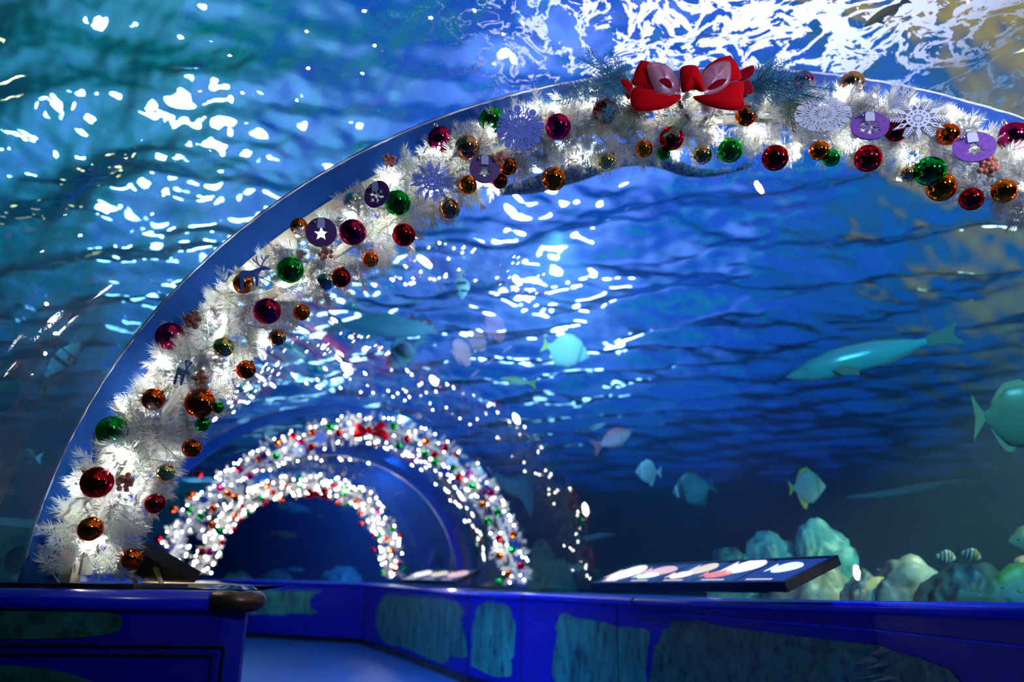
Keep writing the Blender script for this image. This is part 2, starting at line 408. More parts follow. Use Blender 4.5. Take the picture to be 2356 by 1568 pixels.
def mural(s0, s1, h0, h1, m, seed, label):
    rr = random.Random(seed); n = 40; pts = []
    for k in range(n):
        a = 2*PI*k/n; q = abs(math.cos(a))**.5*(1 if math.cos(a) > 0 else -1), abs(math.sin(a))**.5*(1 if math.sin(a) > 0 else -1)
        w = 1+rr.uniform(-.05, .03)
        pts.append(on_line(s0+(s1-s0)*(.5+.5*q[0]*w), max(.075, min(.66, h0+(h1-h0)*(.5+.5*q[1]*w))), .003))
    c = on_line((s0+s1)/2, (h0+h1)/2, .003)
    mb = MB()
    rings = 6
    cols = []
    for k in range(n):
        cols.append([on_line(s0+(s1-s0)*.5, 0, 0)]*0)
    vs = []
    for r_ in range(rings+1):
        for k in range(n):
            a = 2*PI*k/n; q = abs(math.cos(a))**.5*(1 if math.cos(a) > 0 else -1), abs(math.sin(a))**.5*(1 if math.sin(a) > 0 else -1)
            w = r_/rings*(1+.22*mnoise.noise(Vector((math.cos(a)*1.6+seed*7, math.sin(a)*1.6, 0)))+.09*mnoise.noise(Vector((math.cos(a)*5+seed*7, math.sin(a)*5, 3))))
            vs.append(on_line(s0+(s1-s0)*(.5+.5*q[0]*w), max(.075, min(.70, h0+(h1-h0)*(.5+.5*q[1]*w))), .003))
    fs = [(r_*n+k, r_*n+(k+1) % n, (r_+1)*n+(k+1) % n, (r_+1)*n+k) for r_ in range(rings) for k in range(n)]
    mb.add(vs, fs); o = child(mb, 'coral_print', m, root); o['label'] = label
mural(1.55, 3.25, .1, .66, m_print2, 1, 'dark green coral print')
mural(3.3, 4.5, .1, .64, m_print, 2, 'tall teal rock print')
mural(5.15, 5.93, .1, .69, m_print, 3, 'teal rock print')
mural(6.08, 7.6, .12, .69, m_print, 4, 'teal rock print')
mural(8.35, 9.6, .34, .78, m_print, 5, 'pale green coral print')

# left counter
LF = [Vector((-2.6, 1.82, .8)), Vector((-1.3, 1.90, .8)), Vector((-.71, 1.95, .8)), Vector((-.64, 2.0, .8)), Vector((-.66, 2.08, .8)), Vector((-1.02, 3.2, .8)), Vector((-1.75, 5.0, .8)), Vector((-2.75, 7.4, .8)), Vector((-4.1, 11.2, .8)), Vector((-5.5, 12.8, .8))]
n = len(LF); nl = []
for i in range(n):
    d_ = (LF[min(i+1, n-1)]-LF[max(i-1, 0)]).normalized(); nl.append(Vector((-d_.y, d_.x, 0)))
lroot = tag(empty('ledge_counter', (-1, 2, 0)), 'dark blue ledge box at lower left with a rounded copper taped corner', 'counter')
top = .80
mb = MB(); mb.grid([[Vector((p.x, p.y, .765))+q*.03 for p, q in zip(LF, nl)], [Vector((p.x, p.y, 0))+q*.03 for p, q in zip(LF, nl)]]); child(mb, 'fascia', m_blue, lroot)
mb = MB(); mb.tube([Vector((p.x, p.y, .778))+q*.02 for p, q in zip(LF[:3], nl[:3])], .024, 14); child(mb, 'rail', m_rail, lroot, True)
mb = MB(); mb.tube([Vector((p.x, p.y, .778))+q*.02 for p, q in zip(LF[4:], nl[4:])], .024, 14); child(mb, 'rail', m_rail, lroot, True)
pc = [LF[2]+(LF[1]-LF[2]).normalized()*.0, LF[2], Vector((-.665, 1.965, .8)), LF[3], LF[4]]
mb = MB(); mb.tube([Vector((-.735, 1.947, .778))+nl[2]*.02, Vector((-.69, 1.95, .778))+nl[2]*.015, Vector((-.655, 1.968, .778)), Vector((-.648, 2.01, .778)), Vector((-.668, 2.08, .778))], .0262, 14)
o = child(mb, 'corner_tape', m_copper_tape, lroot, True)
mb = MB(); mb.grid([[Vector((p.x, p.y, .802))+q*.018 for p, q in zip(LF, nl)], [Vector((p.x-1.6 if i > 3 else p.x-.6+i*.0, p.y+(2.4 if i <= 3 else .1), .802)) for i, (p, q) in enumerate(zip(LF, nl))]])
child(mb, 'ledge_top', m_ledge, lroot)
def lp(x, z, off=.004):        # point on the near face of the left box
    f = (x+1.3)/(.59); y = 1.90+.05*f+.028-off; return Vector((x, y, z))
mb = MB(); mb.tube([lp(-2.3, .672), lp(-.70, .672)], .0035, 6); mb.tube([lp(-2.3, .652), lp(-.725, .652), lp(-.725, .1)], .0035, 6); mb.tube([lp(-.70, .672), lp(-.70, .05)], .0035, 6)
child(mb, 'groove', m_black, lroot)
for x, z in ((-.85, .662), (-.712, .56), (-.712, .44)):
    mb = MB(); mb.sphere(lp(x, z), .004, 8, 5); child(mb, 'screw', m_copper_tape, lroot, True)
for (x0, x1, z0, z1, lb) in ((-1.7, -.95, .685, .76, 'dark green coral print under the rail'), (-1.9, -.92, .3, .63, 'very dark coral print')):
    mb = MB(); N = 28; vs = [lp((x0+x1)/2, (z0+z1)/2)]
    for k in range(N):
        a = 2*PI*k/N; vs.append(lp((x0+x1)/2+(x1-x0)/2*abs(math.cos(a))**.6*(1 if math.cos(a) > 0 else -1), (z0+z1)/2+(z1-z0)/2*abs(math.sin(a))**.6*(1 if math.sin(a) > 0 else -1), .003))
    mb.add(vs, [(0, 1+k, 1+(k+1) % N) for k in range(N)]); child(mb, 'coral_print', m_print2, lroot)['label'] = lb

# joint bands of the vault at each arch
m_band = pbr('blue_joint_band', (.02, .11, .50), .05, spec=1.0, coat=.5, noise=(2, .2))
m_bead = pbr('white_silicone_bead', (.75, .82, .95), .35)
m_rib = pbr('deep_blue_reflection_ring', (.02, .05, .7), .3)  # ring added in place of a deep blue joint reflection
def ell(u, th, da, db, dy=0.):
    cx, cyy, a, b, yaw = catmull(SECT, u); x = (a+da)*math.cos(th); z = (b+db)*math.sin(th)
    return Vector((cx+x*math.cos(yaw)-dy*math.sin(-yaw)*-1, cyy+x*math.sin(yaw)+dy*math.cos(yaw), LEDGE+z))
def hoop(name, u, d0, d1, y0, y1, m, n=90):
    mb = MB(); rows = []
    for k in range(n+1):
        th = PI*k/n
        rows.append([ell(u, th, d0, d0, y0), ell(u, th, d1, d1, y0), ell(u, th, d1, d1, y1), ell(u, th, d0, d0, y1), ell(u, th, d0, d0, y0)])
    mb.grid(rows); return mb
o = hoop('x', 1, -.115, -.002, -.012, .02, m_band).obj('trim_1', m_band); o['kind'] = 'structure'
mb = MB(); rb = random.Random(3)
mb.tube([ell(1, PI*k/260, -.001+rb.uniform(-.0025, .0025), -.001+rb.uniform(-.0025, .0025), -.014) for k in range(261)], .0045, 6); mb.obj('trim_2', m_bead, smooth=True)['kind'] = 'structure'
for i, u in enumerate((2, 2.5, 3)):
    o = hoop('x', u, -.10, -.002, 0, .05, m_rib).obj('trim_%d' % (3+i), m_rib if u == 2.5 else m_band); o['kind'] = 'structure'
m_beige = pbr('beige_hoop', (.55, .50, .38), .5)
hp = hoop('x', 1, -.155, -.118, -.03, .02, m_beige).obj('arch_hoop', m_beige); tag(hp, 'beige flat metal hoop behind the nearest white garland', 'hoop')

# ------------------------------------------------------------------ garlands
m_tinsel, t = newmat('white_tinsel')
df = t.node('ShaderNodeBsdfDiffuse', {0: (.86, .88, .86, 1)}).outputs[0]; tl = t.node('ShaderNodeBsdfTranslucent', {0: (.86, .88, .82, 1)}).outputs[0]
t.out(t.node('ShaderNodeMixShader', {0: .35, 1: df, 2: tl}).outputs[0])
m_wire = pbr('pale_wire', (.45, .47, .45), .6)
m_cable = pbr('pale_cable', (.6, .62, .6), .6)
m_bulb, t = newmat('lit_bulb'); t.out(t.node('ShaderNodeEmission', {0: (1, .965, .87, 1), 1: 800}).outputs[0])
m_bulb_far, t = newmat('lit_bulb_far'); t.out(t.node('ShaderNodeEmission', {0: (1, .965, .90, 1), 1: 62}).outputs[0])

m_bulb_far.cycles.emission_sampling = 'NONE'
def curve_from(pts, n):
    """smooth curve through points, n samples evenly spaced"""
    pts = [Vector(p) for p in pts]; fine = [Vector(catmull([tuple(p) for p in pts], (len(pts)-1.0001)*i/400)) for i in range(401)]
    L = [0]
    for a, b in zip(fine, fine[1:]): L.append(L[-1]+(b-a).length)
    out = []; k = 0
    for i in range(n):
        s_ = L[-1]*i/(n-1)
        while k < 399 and L[k+1] < s_: k += 1
        out.append(fine[k].lerp(fine[k+1], (s_-L[k])/max(1e-9, L[k+1]-L[k])))
    return out
A1 = [(196, 1322), (205, 1280), (225, 1210), (320, 1040), (420, 900), (530, 745), (680, 640), (855, 525), (1010, 410), (1230, 320), (1450, 290), (1650, 275), (1850, 275), (2050, 300), (2215, 360), (2350, 425)]
c1 = [at(x, y, 2.14) for x, y in A1]
for X, Z in ((2.05, 1.0), (2.35, .72), (2.56, .44), (2.68, .12), (2.70, -.0)): c1.append(Vector((X, 2.14, CAMH+Z)))
A2 = [(1197, 1340), (1173, 1275), (1158, 1220), (1112, 1130), (1050, 1065), (978, 1020), (906, 992), (821, 984), (744, 1000), (660, 1028), (583, 1072), (511, 1130), (445, 1192), (408, 1255), (392, 1316)]
c2 = [at(x, y, 7.25+.0*x) for x, y in A2][::-1]
A3 = [(897, 1326), (897, 1253), (868, 1190), (826, 1143), (766, 1122), (700, 1113), (630, 1122), (562, 1156), (515, 1205), (485, 1262), (462, 1312)]
c3 = [at(x, y, 11.25) for x, y in A3][::-1]

def foliage(curve, rad, ntuft, nneedle, tl, nl, nw, seed):
    """tufts of flat plastic needles standing off a bent tube; one mesh"""
    g = np.random.default_rng(seed); n = len(curve); P = np.array([tuple(p) for p in curve])
    T = np.gradient(P, axis=0); T /= np.linalg.norm(T, axis=1)[:, None]
    Fd = np.array([0, -1., 0]); B = np.cross(T, Fd); B /= np.linalg.norm(B, axis=1)[:, None]
    u = g.uniform(0, n-1.001, ntuft); i = u.astype(int); f = (u-i)[:, None]
    c = P[i]*(1-f)+P[i+1]*f; tt = T[i]; bb = B[i]
    ang = g.uniform(-PI, PI, ntuft)
    rad_dir = np.cos(ang)[:, None]*Fd+np.sin(ang)[:, None]*bb
    r0 = rad*g.uniform(.25, .85, ntuft)[:, None]
    base = c+rad_dir*r0
    ax = rad_dir+tt*g.normal(0, .6, ntuft)[:, None]+bb*g.normal(0, .35, ntuft)[:, None]+Fd*g.normal(.1, .25, ntuft)[:, None]; ax /= np.linalg.norm(ax, axis=1)[:, None]
    L = tl*g.uniform(.6, 1.25, ntuft)
    N = ntuft*nneedle
    bs = np.repeat(base, nneedle, 0); axs = np.repeat(ax, nneedle, 0); Ls = np.repeat(L, nneedle)
    h = g.uniform(0, 1, N)
    rnd = g.normal(size=(N, 3)); pr = rnd-axs*(rnd*axs).sum(1)[:, None]; pr /= np.linalg.norm(pr, axis=1)[:, None]
    tip_bias = .45+.9*h[:, None]**2
    dr = pr*(1.05-.35*h[:, None])+axs*tip_bias; dr /= np.linalg.norm(dr, axis=1)[:, None]
    o = bs+axs*(h*Ls)[:, None]
    ln = (nl*g.uniform(.7, 1.2, N))[:, None]
    sd = np.cross(dr, g.normal(size=(N, 3))); sd /= np.linalg.norm(sd, axis=1)[:, None]
    a = o-sd*nw*.5; b = o+sd*nw*.5; e = o+dr*ln+axs*ln*.12
    c_ = o+dr*ln*.6+sd*nw*.45; d_ = o+dr*ln*.6-sd*nw*.45
    V = np.stack([a, b, c_, e, d_], 1).reshape(-1, 3)
    k = np.arange(N)*5
    Q = np.stack([k, k+1, k+2, k+4], 1); Tt = np.stack([k+4, k+2, k+3], 1)
    me = bpy.data.meshes.new('foliage'); me.vertices.add(len(V)); me.vertices.foreach_set('co', V.ravel())
    loops = np.concatenate([Q.ravel(), Tt.ravel()]); me.loops.add(len(loops)); me.loops.foreach_set('vertex_index', loops)
    ls = np.concatenate([np.arange(0, 4*N, 4), 4*N+np.arange(0, 3*N, 3)]); lt = np.concatenate([np.full(N, 4), np.full(N, 3)])
    me.polygons.add(2*N); me.polygons.foreach_set('loop_start', ls); me.polygons.foreach_set('loop_total', lt); me.update(calc_edges=True)
    me.materials.append(m_tinsel)
    # stems
    return me, base, ax, L
bulb_me = None
def bulb_mesh(r, m, name):
    bm = bmesh.new(); bmesh.ops.create_icosphere(bm, subdivisions=1, radius=r)
    for v in bm.verts: v.co.z *= 1.5
    me = bpy.data.meshes.new(name); bm.to_mesh(me); bm.free(); me.materials.append(m); me.polygons.foreach_set('use_smooth', [True]*len(me.polygons)); return me
def garland(curve, rad, ntuft, nneedle, tl, nl, nw, seed, label, nb, rb, mb_, llabel):
    root = tag(empty('garland', curve[0]), label, 'garland', None)
    me, base, ax, L = foliage(curve, rad, ntuft, nneedle, tl, nl, nw, seed)
    fo = bpy.data.objects.new('foliage', me); C.objects.link(fo); fo.parent = root; fo.location = -Vector(curve[0]); fo['kind'] = 'stuff'
    mb = MB(); mb.tube(curve, .018, 8)
    for k in range(0, len(base), 2 if rad > .09 else 6):
        p = Vector(base[k]); a = Vector(ax[k]); mb.tube([p-a*.05, p+a*L[k]*.8], .0016, 3, False)
    st = mb.obj('wire_stem', m_wire, root); st.location = -Vector(curve[0])
    # string lights wound through it: a bulb every few cm
    g = random.Random(seed+1); n = len(curve)
    lr = tag(empty('string_lights', curve[0]), llabel, 'string lights')
    bme = bulb_mesh(rb, mb_, 'bulb'); pts = []; extra = []
    for k in range(nb):
        u = (k+.5)/nb*(n-1.01); i = int(u); c = Vector(curve[i]).lerp(Vector(curve[i+1]), u-i); T = (Vector(curve[i+1])-Vector(curve[i])).normalized()
        Fd = Vector((0, -1, 0)); B = T.cross(Fd).normalized(); a = g.uniform(-1.9, 1.9) if k % 6 else g.uniform(2, 4)
        p = c+(Fd*math.cos(a)+B*math.sin(a))*rad*g.uniform(.72, 1.02)
        pts.append((p, a))
    mb = MB(); mb.tube([p-Vector((0, 0, .012)) for p, a in pts], .0016, 4, False)
    w = mb.obj('cable', m_cable, lr); w.location = -Vector(curve[0])
    order = sorted(range(nb), key=lambda k: -math.cos(pts[k][1]))
    own = set(order[:98]) if nb > 98 else set(order)
    for k in sorted(own):
        o = bpy.data.objects.new('bulb', bme); C.objects.link(o); o.parent = lr; o.location = pts[k][0]-Vector(curve[0]); o.rotation_euler = (g.uniform(0, 3), g.uniform(0, 3), 0)
    rest = [k for k in range(nb) if k not in own]
    if rest:
        mb = MB()
        for k in rest: mb.sphere(pts[k][0]-Vector(curve[0]), rb*1.1, 5, 4)
        mb.obj('bulb_row', mb_, lr)['kind'] = 'stuff'
    if mb_ is m_bulb_far:
        for k in range(7):
            i = int((k+.5)/7*(n-1)); l = lamp('garland_glow', 'POINT', Vector(curve[i])+Vector((0, -.22, 0)), 1.6*rad/.12, (1, .96, .9), shadow_soft_size=.03); l.parent = lr; l.location = Vector(curve[i])+Vector((0, -.22, 0))-Vector(curve[0])
    return root
g1 = curve_from(c1, 120); g2 = curve_from(c2, 70); g3 = curve_from(c3, 60)
garland(g1, .112, 2700, 84, .052, .027, .0018, 11, 'nearest white tinsel garland on the big arch, thick with baubles', 92, .0045, m_bulb, 'warm white string lights in the nearest garland')
garland(g2, .145, 560, 34, .06, .035, .004, 12, 'middle white tinsel garland arch, blurred, with a small red bow', 190, .0065, m_bulb_far, 'warm white string lights in the middle garland')
garland(g3, .165, 460, 26, .06, .04, .006, 13, 'farthest and smallest white tinsel garland arch at the tunnel bend', 210, .0085, m_bulb_far, 'warm white string lights in the farthest garland')

# ------------------------------------------------------------------ baubles
def chrome(name, col, rough=.07):
    m, t = newmat(name); b = t.node('ShaderNodeBsdfPrincipled', {'Base Color': (*col, 1), 'Metallic': 1., 'Roughness': rough, 'Specular Tint': (*[min(1, c*1.2+.03) for c in col], 1)})
    t.out(b.outputs[0]); return m
BM = {'red': chrome('red_chrome', (.55, .012, .03)), 'dark red': chrome('dark_red_chrome', (.38, .01, .03)), 'magenta': chrome('magenta_chrome', (.55, .02, .14)),
      'copper': chrome('copper_chrome', (.88, .13, .02)), 'orange': chrome('orange_chrome', (.95, .21, .015)), 'bronze': chrome('bronze_chrome', (.85, .40, .22)), 'gold': chrome('gold_chrome', (.90, .72, .30)),
      'silver': chrome('silver_chrome', (.70, .80, .82)), 'green': chrome('green_chrome', (.01, .42, .07))}
m_cap = chrome('bauble_cap', (.85, .7, .4), .25)
def uvs(r, u, v):
    mb = MB(); mb.sphere((0, 0, 0), r, u, v); return mb
ball_me = {}
def ball_mesh(col, u=40, v=24):
    if (col, u) not in ball_me:
        mb = uvs(1., u, v); me = bpy.data.meshes.new('ball'); me.from_pydata([tuple(x) for x in mb.v], [], mb.f); me.polygons.foreach_set('use_smooth', [True]*len(me.polygons)); me.materials.append(BM[col]); ball_me[(col, u)] = me
    return ball_me[(col, u)]
mb = MB(); mb.tube([(0, 0, .97), (0, 0, 1.16)], .17, 14); mb.tube([(0, .13*math.cos(a), 1.26+.13*math.sin(a)) for a in [k*PI/6 for k in range(13)]], .025, 5)
cap_me = bpy.data.meshes.new('cap'); cap_me.from_pydata([tuple(x) for x in mb.v], [], mb.f); cap_me.materials.append(m_cap)
ORD = ['first', 'second', 'third', 'fourth', 'fifth', 'sixth', 'seventh', 'eighth', 'ninth', 'tenth', 'eleventh', 'twelfth', 'thirteenth', 'fourteenth', 'fifteenth', 'sixteenth', 'seventeenth', 'eighteenth', 'nineteenth', 'twentieth']
def arc_pos(curve, p):
    return min(range(len(curve)), key=lambda i: (curve[i]-p).length)
BALLS = [(302, 1284, 23, 'copper'), (208, 1216, 28, 'copper'), (223, 1109, 36, 'red'), (357, 1158, 23, 'dark red'), (382, 1086, 21, 'gold'), (441, 1030, 22, 'copper'), (258, 991, 35, 'green'),
         (466, 975, 17, 'green'), (460, 927, 34, 'copper'), (353, 918, 26, 'copper'), (501, 937, 14, 'green'), (566, 850, 22, 'copper'), (638, 776, 20, 'bronze'), (514, 798, 24, 'gold'), (391, 773, 32, 'magenta'),
         (615, 715, 31, 'magenta'), (694, 718, 19, 'copper'), (560, 652, 24, 'orange'), (668, 621, 31, 'green'), (750, 647, 22, 'silver'), (784, 638, 23, 'red'), (852, 596, 19, 'copper'), (811, 534, 31, 'magenta'), (688, 521, 20, 'copper'),
         (813, 464, 23, 'silver'), (915, 466, 30, 'green'), (929, 540, 27, 'red'), (1034, 480, 25, 'bronze'), (1076, 425, 22, 'orange'), (1013, 320, 29, 'magenta'), (1075, 340, 29, 'bronze'), (1170, 383, 20, 'copper'), (1150, 416, 18, 'dark red'),
         (1132, 276, 30, 'green'), (1284, 291, 30, 'magenta'), (1274, 411, 28, 'orange'), (1393, 256, 30, 'dark red'), (1396, 371, 21, 'gold'), (1482, 342, 20, 'orange'), (1545, 318, 28, 'red'), (1527, 352, 16, 'green'), (1616, 356, 22, 'gold'),
         (1680, 346, 28, 'green'), (1716, 266, 24, 'copper'), (1783, 363, 30, 'red'), (1885, 346, 23, 'orange'), (1912, 363, 20, 'green'), (1848, 187, 24, 'magenta'), (1960, 192, 28, 'bronze'), (1997, 364, 31, 'red'), (2063, 296, 29, 'red'),
         (2181, 309, 25, 'copper'), (2089, 400, 18, 'gold'), (2140, 394, 34, 'green'), (2165, 430, 33, 'orange'), (2235, 458, 26, 'dark red'), (2310, 439, 27, 'orange'), (2332, 315, 34, 'magenta')]
def zcam(p):
    d_ = p-Vector((0, 0, CAMH)); return d_.y*math.cos(PITCH)+d_.z*math.sin(PITCH)
def bauble(p, r, col, label, group, rng, fine=True):
    root = tag(empty('bauble', p, (rng.uniform(-.9, -.3), rng.uniform(-.6, .6), rng.uniform(-2, 2))), label, 'bauble', group)
    o = bpy.data.objects.new('ball', ball_mesh(col, 40 if fine else 16, 24 if fine else 10)); C.objects.link(o); o.parent = root; o.scale = (r, r, r)
    if fine:
        o = bpy.data.objects.new('cap', cap_me); C.objects.link(o); o.parent = root; o.scale = (r, r, r)
    return root
rb = random.Random(5)
info = []
for k, (x, y, r, col) in enumerate(BALLS):
    p = at(x, y, 2.14); i = arc_pos(g1, p); c = g1[i]; off = (Vector((p.x-c.x, 0, p.z-c.z))).length
    dep = 1.975+.11*min(1, off/.13)
    p = at(x, y, dep)
    R_ = r*zcam(p)/F*.985
    info.append((arc_pos(g1, p)+(off*.001), p, R_, col, r))
cnt = {}
for s_, p, R_, col, r in sorted(info, key=lambda q: q[0]):
    cnt[col] = cnt.get(col, 0)+1
    size = 'large' if r >= 29 else ('medium' if r >= 23 else 'small')
    bauble(p, R_, col, '%s %s bauble, %s %s one from the left foot of the nearest garland' % (size, col, ORD[cnt[col]-1], col), 'baubles on the nearest garland', rb)
# middle and far arches
def far_baubles(curve, lst, rad, Y, rr, gname, arch):
    inf = []
    for x, y, col in lst:
        p = at(x, y, Y); inf.append((arc_pos(curve, p), p, col))
    cn = {}
    for i, p, col in sorted(inf, key=lambda q: (q[0], q[1].x)):
        cn[col] = cn.get(col, 0)+1
        k = cn[col]-1
        w = ORD[k] if k < 20 else str(k+1)+'th'
        bauble(p-Vector((0, .02, 0)), rr, col, 'blurred %s bauble, %s %s one from the left foot of the %s garland' % (col, w, col, arch), gname, rb, False)
B2 = [(1035, 240, 'green'), (1380, 240, 'green'), (835, 290, 'red'), (755, 325, 'copper'), (945, 270, 'copper'), (1085, 275, 'red'), (935, 350, 'red'), (745, 400, 'green'), (655, 415, 'copper'), (880, 325, 'magenta'), (680, 395, 'magenta'),
      (550, 470, 'magenta'), (605, 505, 'magenta'), (445, 570, 'magenta'), (485, 600, 'copper'), (525, 622, 'copper'), (410, 680, 'copper'), (340, 722, 'green'), (275, 690, 'green'), (400, 772, 'copper'), (435, 800, 'green'), (345, 915, 'dark red'), (390, 915, 'magenta'),
      (1455, 305, 'red'), (1555, 320, 'copper'), (1410, 345, 'green'), (1552, 385, 'green'), (1602, 390, 'dark red'), (1660, 355, 'red'), (1715, 400, 'copper'), (1605, 430, 'green'), (1703, 458, 'green'), (1733, 515, 'red'), (1790, 495, 'magenta'), (1808, 560, 'green'),
      (1865, 590, 'copper'), (1908, 598, 'magenta'), (1868, 660, 'orange'), (1943, 705, 'green'), (1890, 750, 'green'), (2030, 825, 'copper'), (1950, 845, 'red'), (2022, 905, 'green'), (1955, 935, 'copper'), (2070, 992, 'dark red'), (1998, 1035, 'copper'), (1950, 1080, 'green'), (330, 500, 'red'), (285, 608, 'copper'), (190, 685, 'copper'), (110, 850, 'red')]
far_baubles(g2, [(320+a*.4244, 880+b*.4244, c) for a, b, c in B2], .12, 7.13, .036, 'baubles on the middle garland', 'middle')
B3 = [(730, 595, 'red'), (668, 625, 'green'), (690, 655, 'dark red'), (560, 668, 'magenta'), (593, 705, 'green'), (550, 748, 'dark red'), (875, 515, 'green'), (880, 565, 'green'), (1130, 570, 'green'), (1115, 605, 'green'), (1080, 655, 'copper'), (1135, 660, 'green'), (1200, 710, 'copper'), (1205, 765, 'copper'),
      (1300, 700, 'magenta'), (1372, 798, 'green'), (1295, 838, 'green'), (1270, 825, 'magenta'), (1340, 845, 'copper'), (1420, 830, 'copper'), (1368, 910, 'copper'), (1270, 905, 'dark red'), (1318, 1030, 'green'), (1442, 1012, 'green'), (1385, 1015, 'copper'), (1410, 980, 'magenta'), (525, 720, 'copper'), (455, 865, 'red'), (520, 790, 'red'), (800, 560, 'copper'), (775, 640, 'copper'), (1180, 640, 'orange'), (1060, 560, 'red'), (700, 560, 'copper')]
far_baubles(g3, [(320+a*.4244, 880+b*.4244, c) for a, b, c in B3], .14, 11.1, .038, 'baubles on the farthest garland', 'farthest')

# ------------------------------------------------------------------ flat wooden ornaments, berries, sprigs, bow
from mathutils.geometry import tessellate_polygon
CR = co.matrix_world.to_3x3()
def face_rot(tx=0., ty=0., tz=0.):
    """turned towards the walkway; tx tips the top away, ty turns, tz spins (degrees)"""
    return (CR @ Matrix.Rotation(math.radians(tx), 3, 'X') @ Matrix.Rotation(math.radians(ty), 3, 'Y') @ Matrix.Rotation(math.radians(tz), 3, 'Z')).to_euler()
def plate(mb, outer, holes=(), th=.004, z0=0.):
    """flat board: outline with holes, given as (x, y) lists"""
    loops = [[Vector((x, y, 0)) for x, y in l] for l in [outer]+list(holes)]
    pts = [p for l in loops for p in l]; tri = tessellate_polygon(loops); n = len(pts)
    mb.add([Vector((p.x, p.y, z0+th/2)) for p in pts]+[Vector((p.x, p.y, z0-th/2)) for p in pts],
           [tuple(t_) for t_ in tri]+[tuple(i+n for i in reversed(t_)) for t_ in tri])
    b0 = len(mb.v)-2*n; k = 0; fs = []
    for l in loops:
        m_ = len(l)
        for i in range(m_): a, b = b0+k+i, b0+k+(i+1) % m_; fs.append((a, b, b+n, a+n))
        k += m_
    mb.f += fs; mb.mi += [mb.cur]*len(fs)
def rot2(pts, a, s=1., dx=0., dy=0.):
    c, q = math.cos(a)*s, math.sin(a)*s; return [(x*c-y*q+dx, x*q+y*c+dy) for x, y in pts]
def circ(r, n=20, x=0., y=0.): return [(x+r*math.cos(2*PI*k/n), y+r*math.sin(2*PI*k/n)) for k in range(n)]
m_wood = pbr('blue_lit_wood', (.22, .32, .95), .7)  # white boards with blue light put into the colour
m_wood2 = pbr('white_painted_wood', (.92, .94, 1.), .6)
m_deer = pbr('slate_blue_wood', (.08, .19, .52), .55)
m_purple = pbr('purple_glitter_board', (.13, .035, .22), .5, noise=(160, .4))
m_purple2 = pbr('violet_glitter_board', (.34, .12, .58), .5, noise=(160, .35))
m_tag = pbr('pale_card_tag', (.55, .62, .85), .5)
m_tag2 = pbr('white_card_tag', (.85, .88, .98), .5)
m_bell = chrome('silver_bead', (.5, .6, .75), .12)

def flake_round(mb, r):
    """eight spokes with round lobes, ring of loops, radiating slots"""
    plate(mb, [p for k in range(16) for p in rot2([(r*.50, 0), (r*.44, r*.09)], k*PI/8)], [rot2([(r*.12, 0), (r*.24, r*.03), (r*.36, 0), (r*.24, -r*.03)], k*PI/8+PI/16) for k in range(16)])
    for k in range(8):
        a = k*PI/4
        plate(mb, rot2([(r*.42, -r*.045), (r*.80, -r*.04), (r*.80, r*.04), (r*.42, r*.045)], a), th=.0037)
        plate(mb, rot2(circ(r*.145, 18, r*.83, 0), a), th=.0043)
        plate(mb, rot2(circ(r*.115, 16, r*.55, 0), a+PI/8), [rot2(circ(r*.06, 10, r*.55, 0), a+PI/8)], th=.0041)
        plate(mb, rot2(circ(r*.03, 8, r*.55, 0), a+PI/8), th=.0041)
        for sg in (-1, 1):
            plate(mb, rot2([(r*.52, sg*r*.02), (r*.70, sg*r*.20), (r*.76, sg*r*.17), (r*.60, -sg*r*.0)], a), th=.0045)
            plate(mb, rot2([(r*.62, -r*.02*sg), (r*.95, sg*r*.09), (r*.93, sg*r*.16), (r*.62, sg*r*.05)], a+PI/8), th=.0039)
        plate(mb, rot2(circ(r*.045, 8, r*.93, 0), a+PI/8), th=.0036)
def flake_pointed(mb, r):
    """twelve arms: open diamonds, solid diamonds and feathered arms round a pierced centre"""
    plate(mb, [p for k in range(12) for p in rot2([(r*.46, 0), (r*.38, r*.11)], k*PI/6)], [rot2([(r*.1, r*.012), (r*.18, r*.03), (r*.18, -r*.03), (r*.1, -r*.012)], k*PI/6) for k in range(12)]+[rot2([(r*.25, 0), (r*.31, r*.045), (r*.35, 0), (r*.31, -r*.045)], k*PI/6+PI/12) for k in range(12)])
    for k in range(6):
        a = k*PI/3
        d_ = [(r*.40, 0), (r*.62, r*.10), (r*1.0, 0), (r*.62, -r*.10)]; h_ = [(r*.55, 0), (r*.66, r*.045), (r*.80, 0), (r*.66, -r*.045)]
        plate(mb, rot2(d_, a), [rot2(h_, a)] if k % 2 else [], th=.0043)
        b = a+PI/6
        plate(mb, rot2([(r*.40, -r*.035), (r*.98, -r*.008), (r*.98, r*.008), (r*.40, r*.035)], b), th=.0037)
        for q in range(5):
            x = r*(.45+.1*q); w = r*(.17-.018*q)
            for sg in (-1, 1): plate(mb, rot2([(x, 0), (x+w*.75, sg*w), (x+w*.75+r*.035, sg*w*.85), (x+r*.05, 0)], b), th=.0041)
for (x, y, r, fn, tx, ty, tz, m, lb) in (
        (1197, 295, 57, flake_round, -8, 0, 8, m_wood, 'wooden snowflake coloured as under blue light with round lobes beside a green bauble'),
        (995, 417, 52, flake_pointed, -8, 0, 10, m_wood, 'wooden snowflake coloured as under blue light with pointed diamond arms above a bronze bauble'),
        (1893, 263, 64, flake_round, -36, -13, 5, m_wood2, 'white wooden snowflake with round lobes below the right pine sprig'),
        (2112, 273, 62, flake_pointed, -25, -15, 20, m_wood2, 'white wooden snowflake with pointed diamond arms over a red bauble')):
    p = at(x, y, 1.93); R_ = r*zcam(p)/F
    mb = MB(); fn(mb, R_); o = mb.obj('snowflake_plaque', m, loc=p); o.rotation_euler = face_rot(tx, ty, tz); tag(o, lb, 'snowflake', 'wooden snowflakes on the nearest garland')
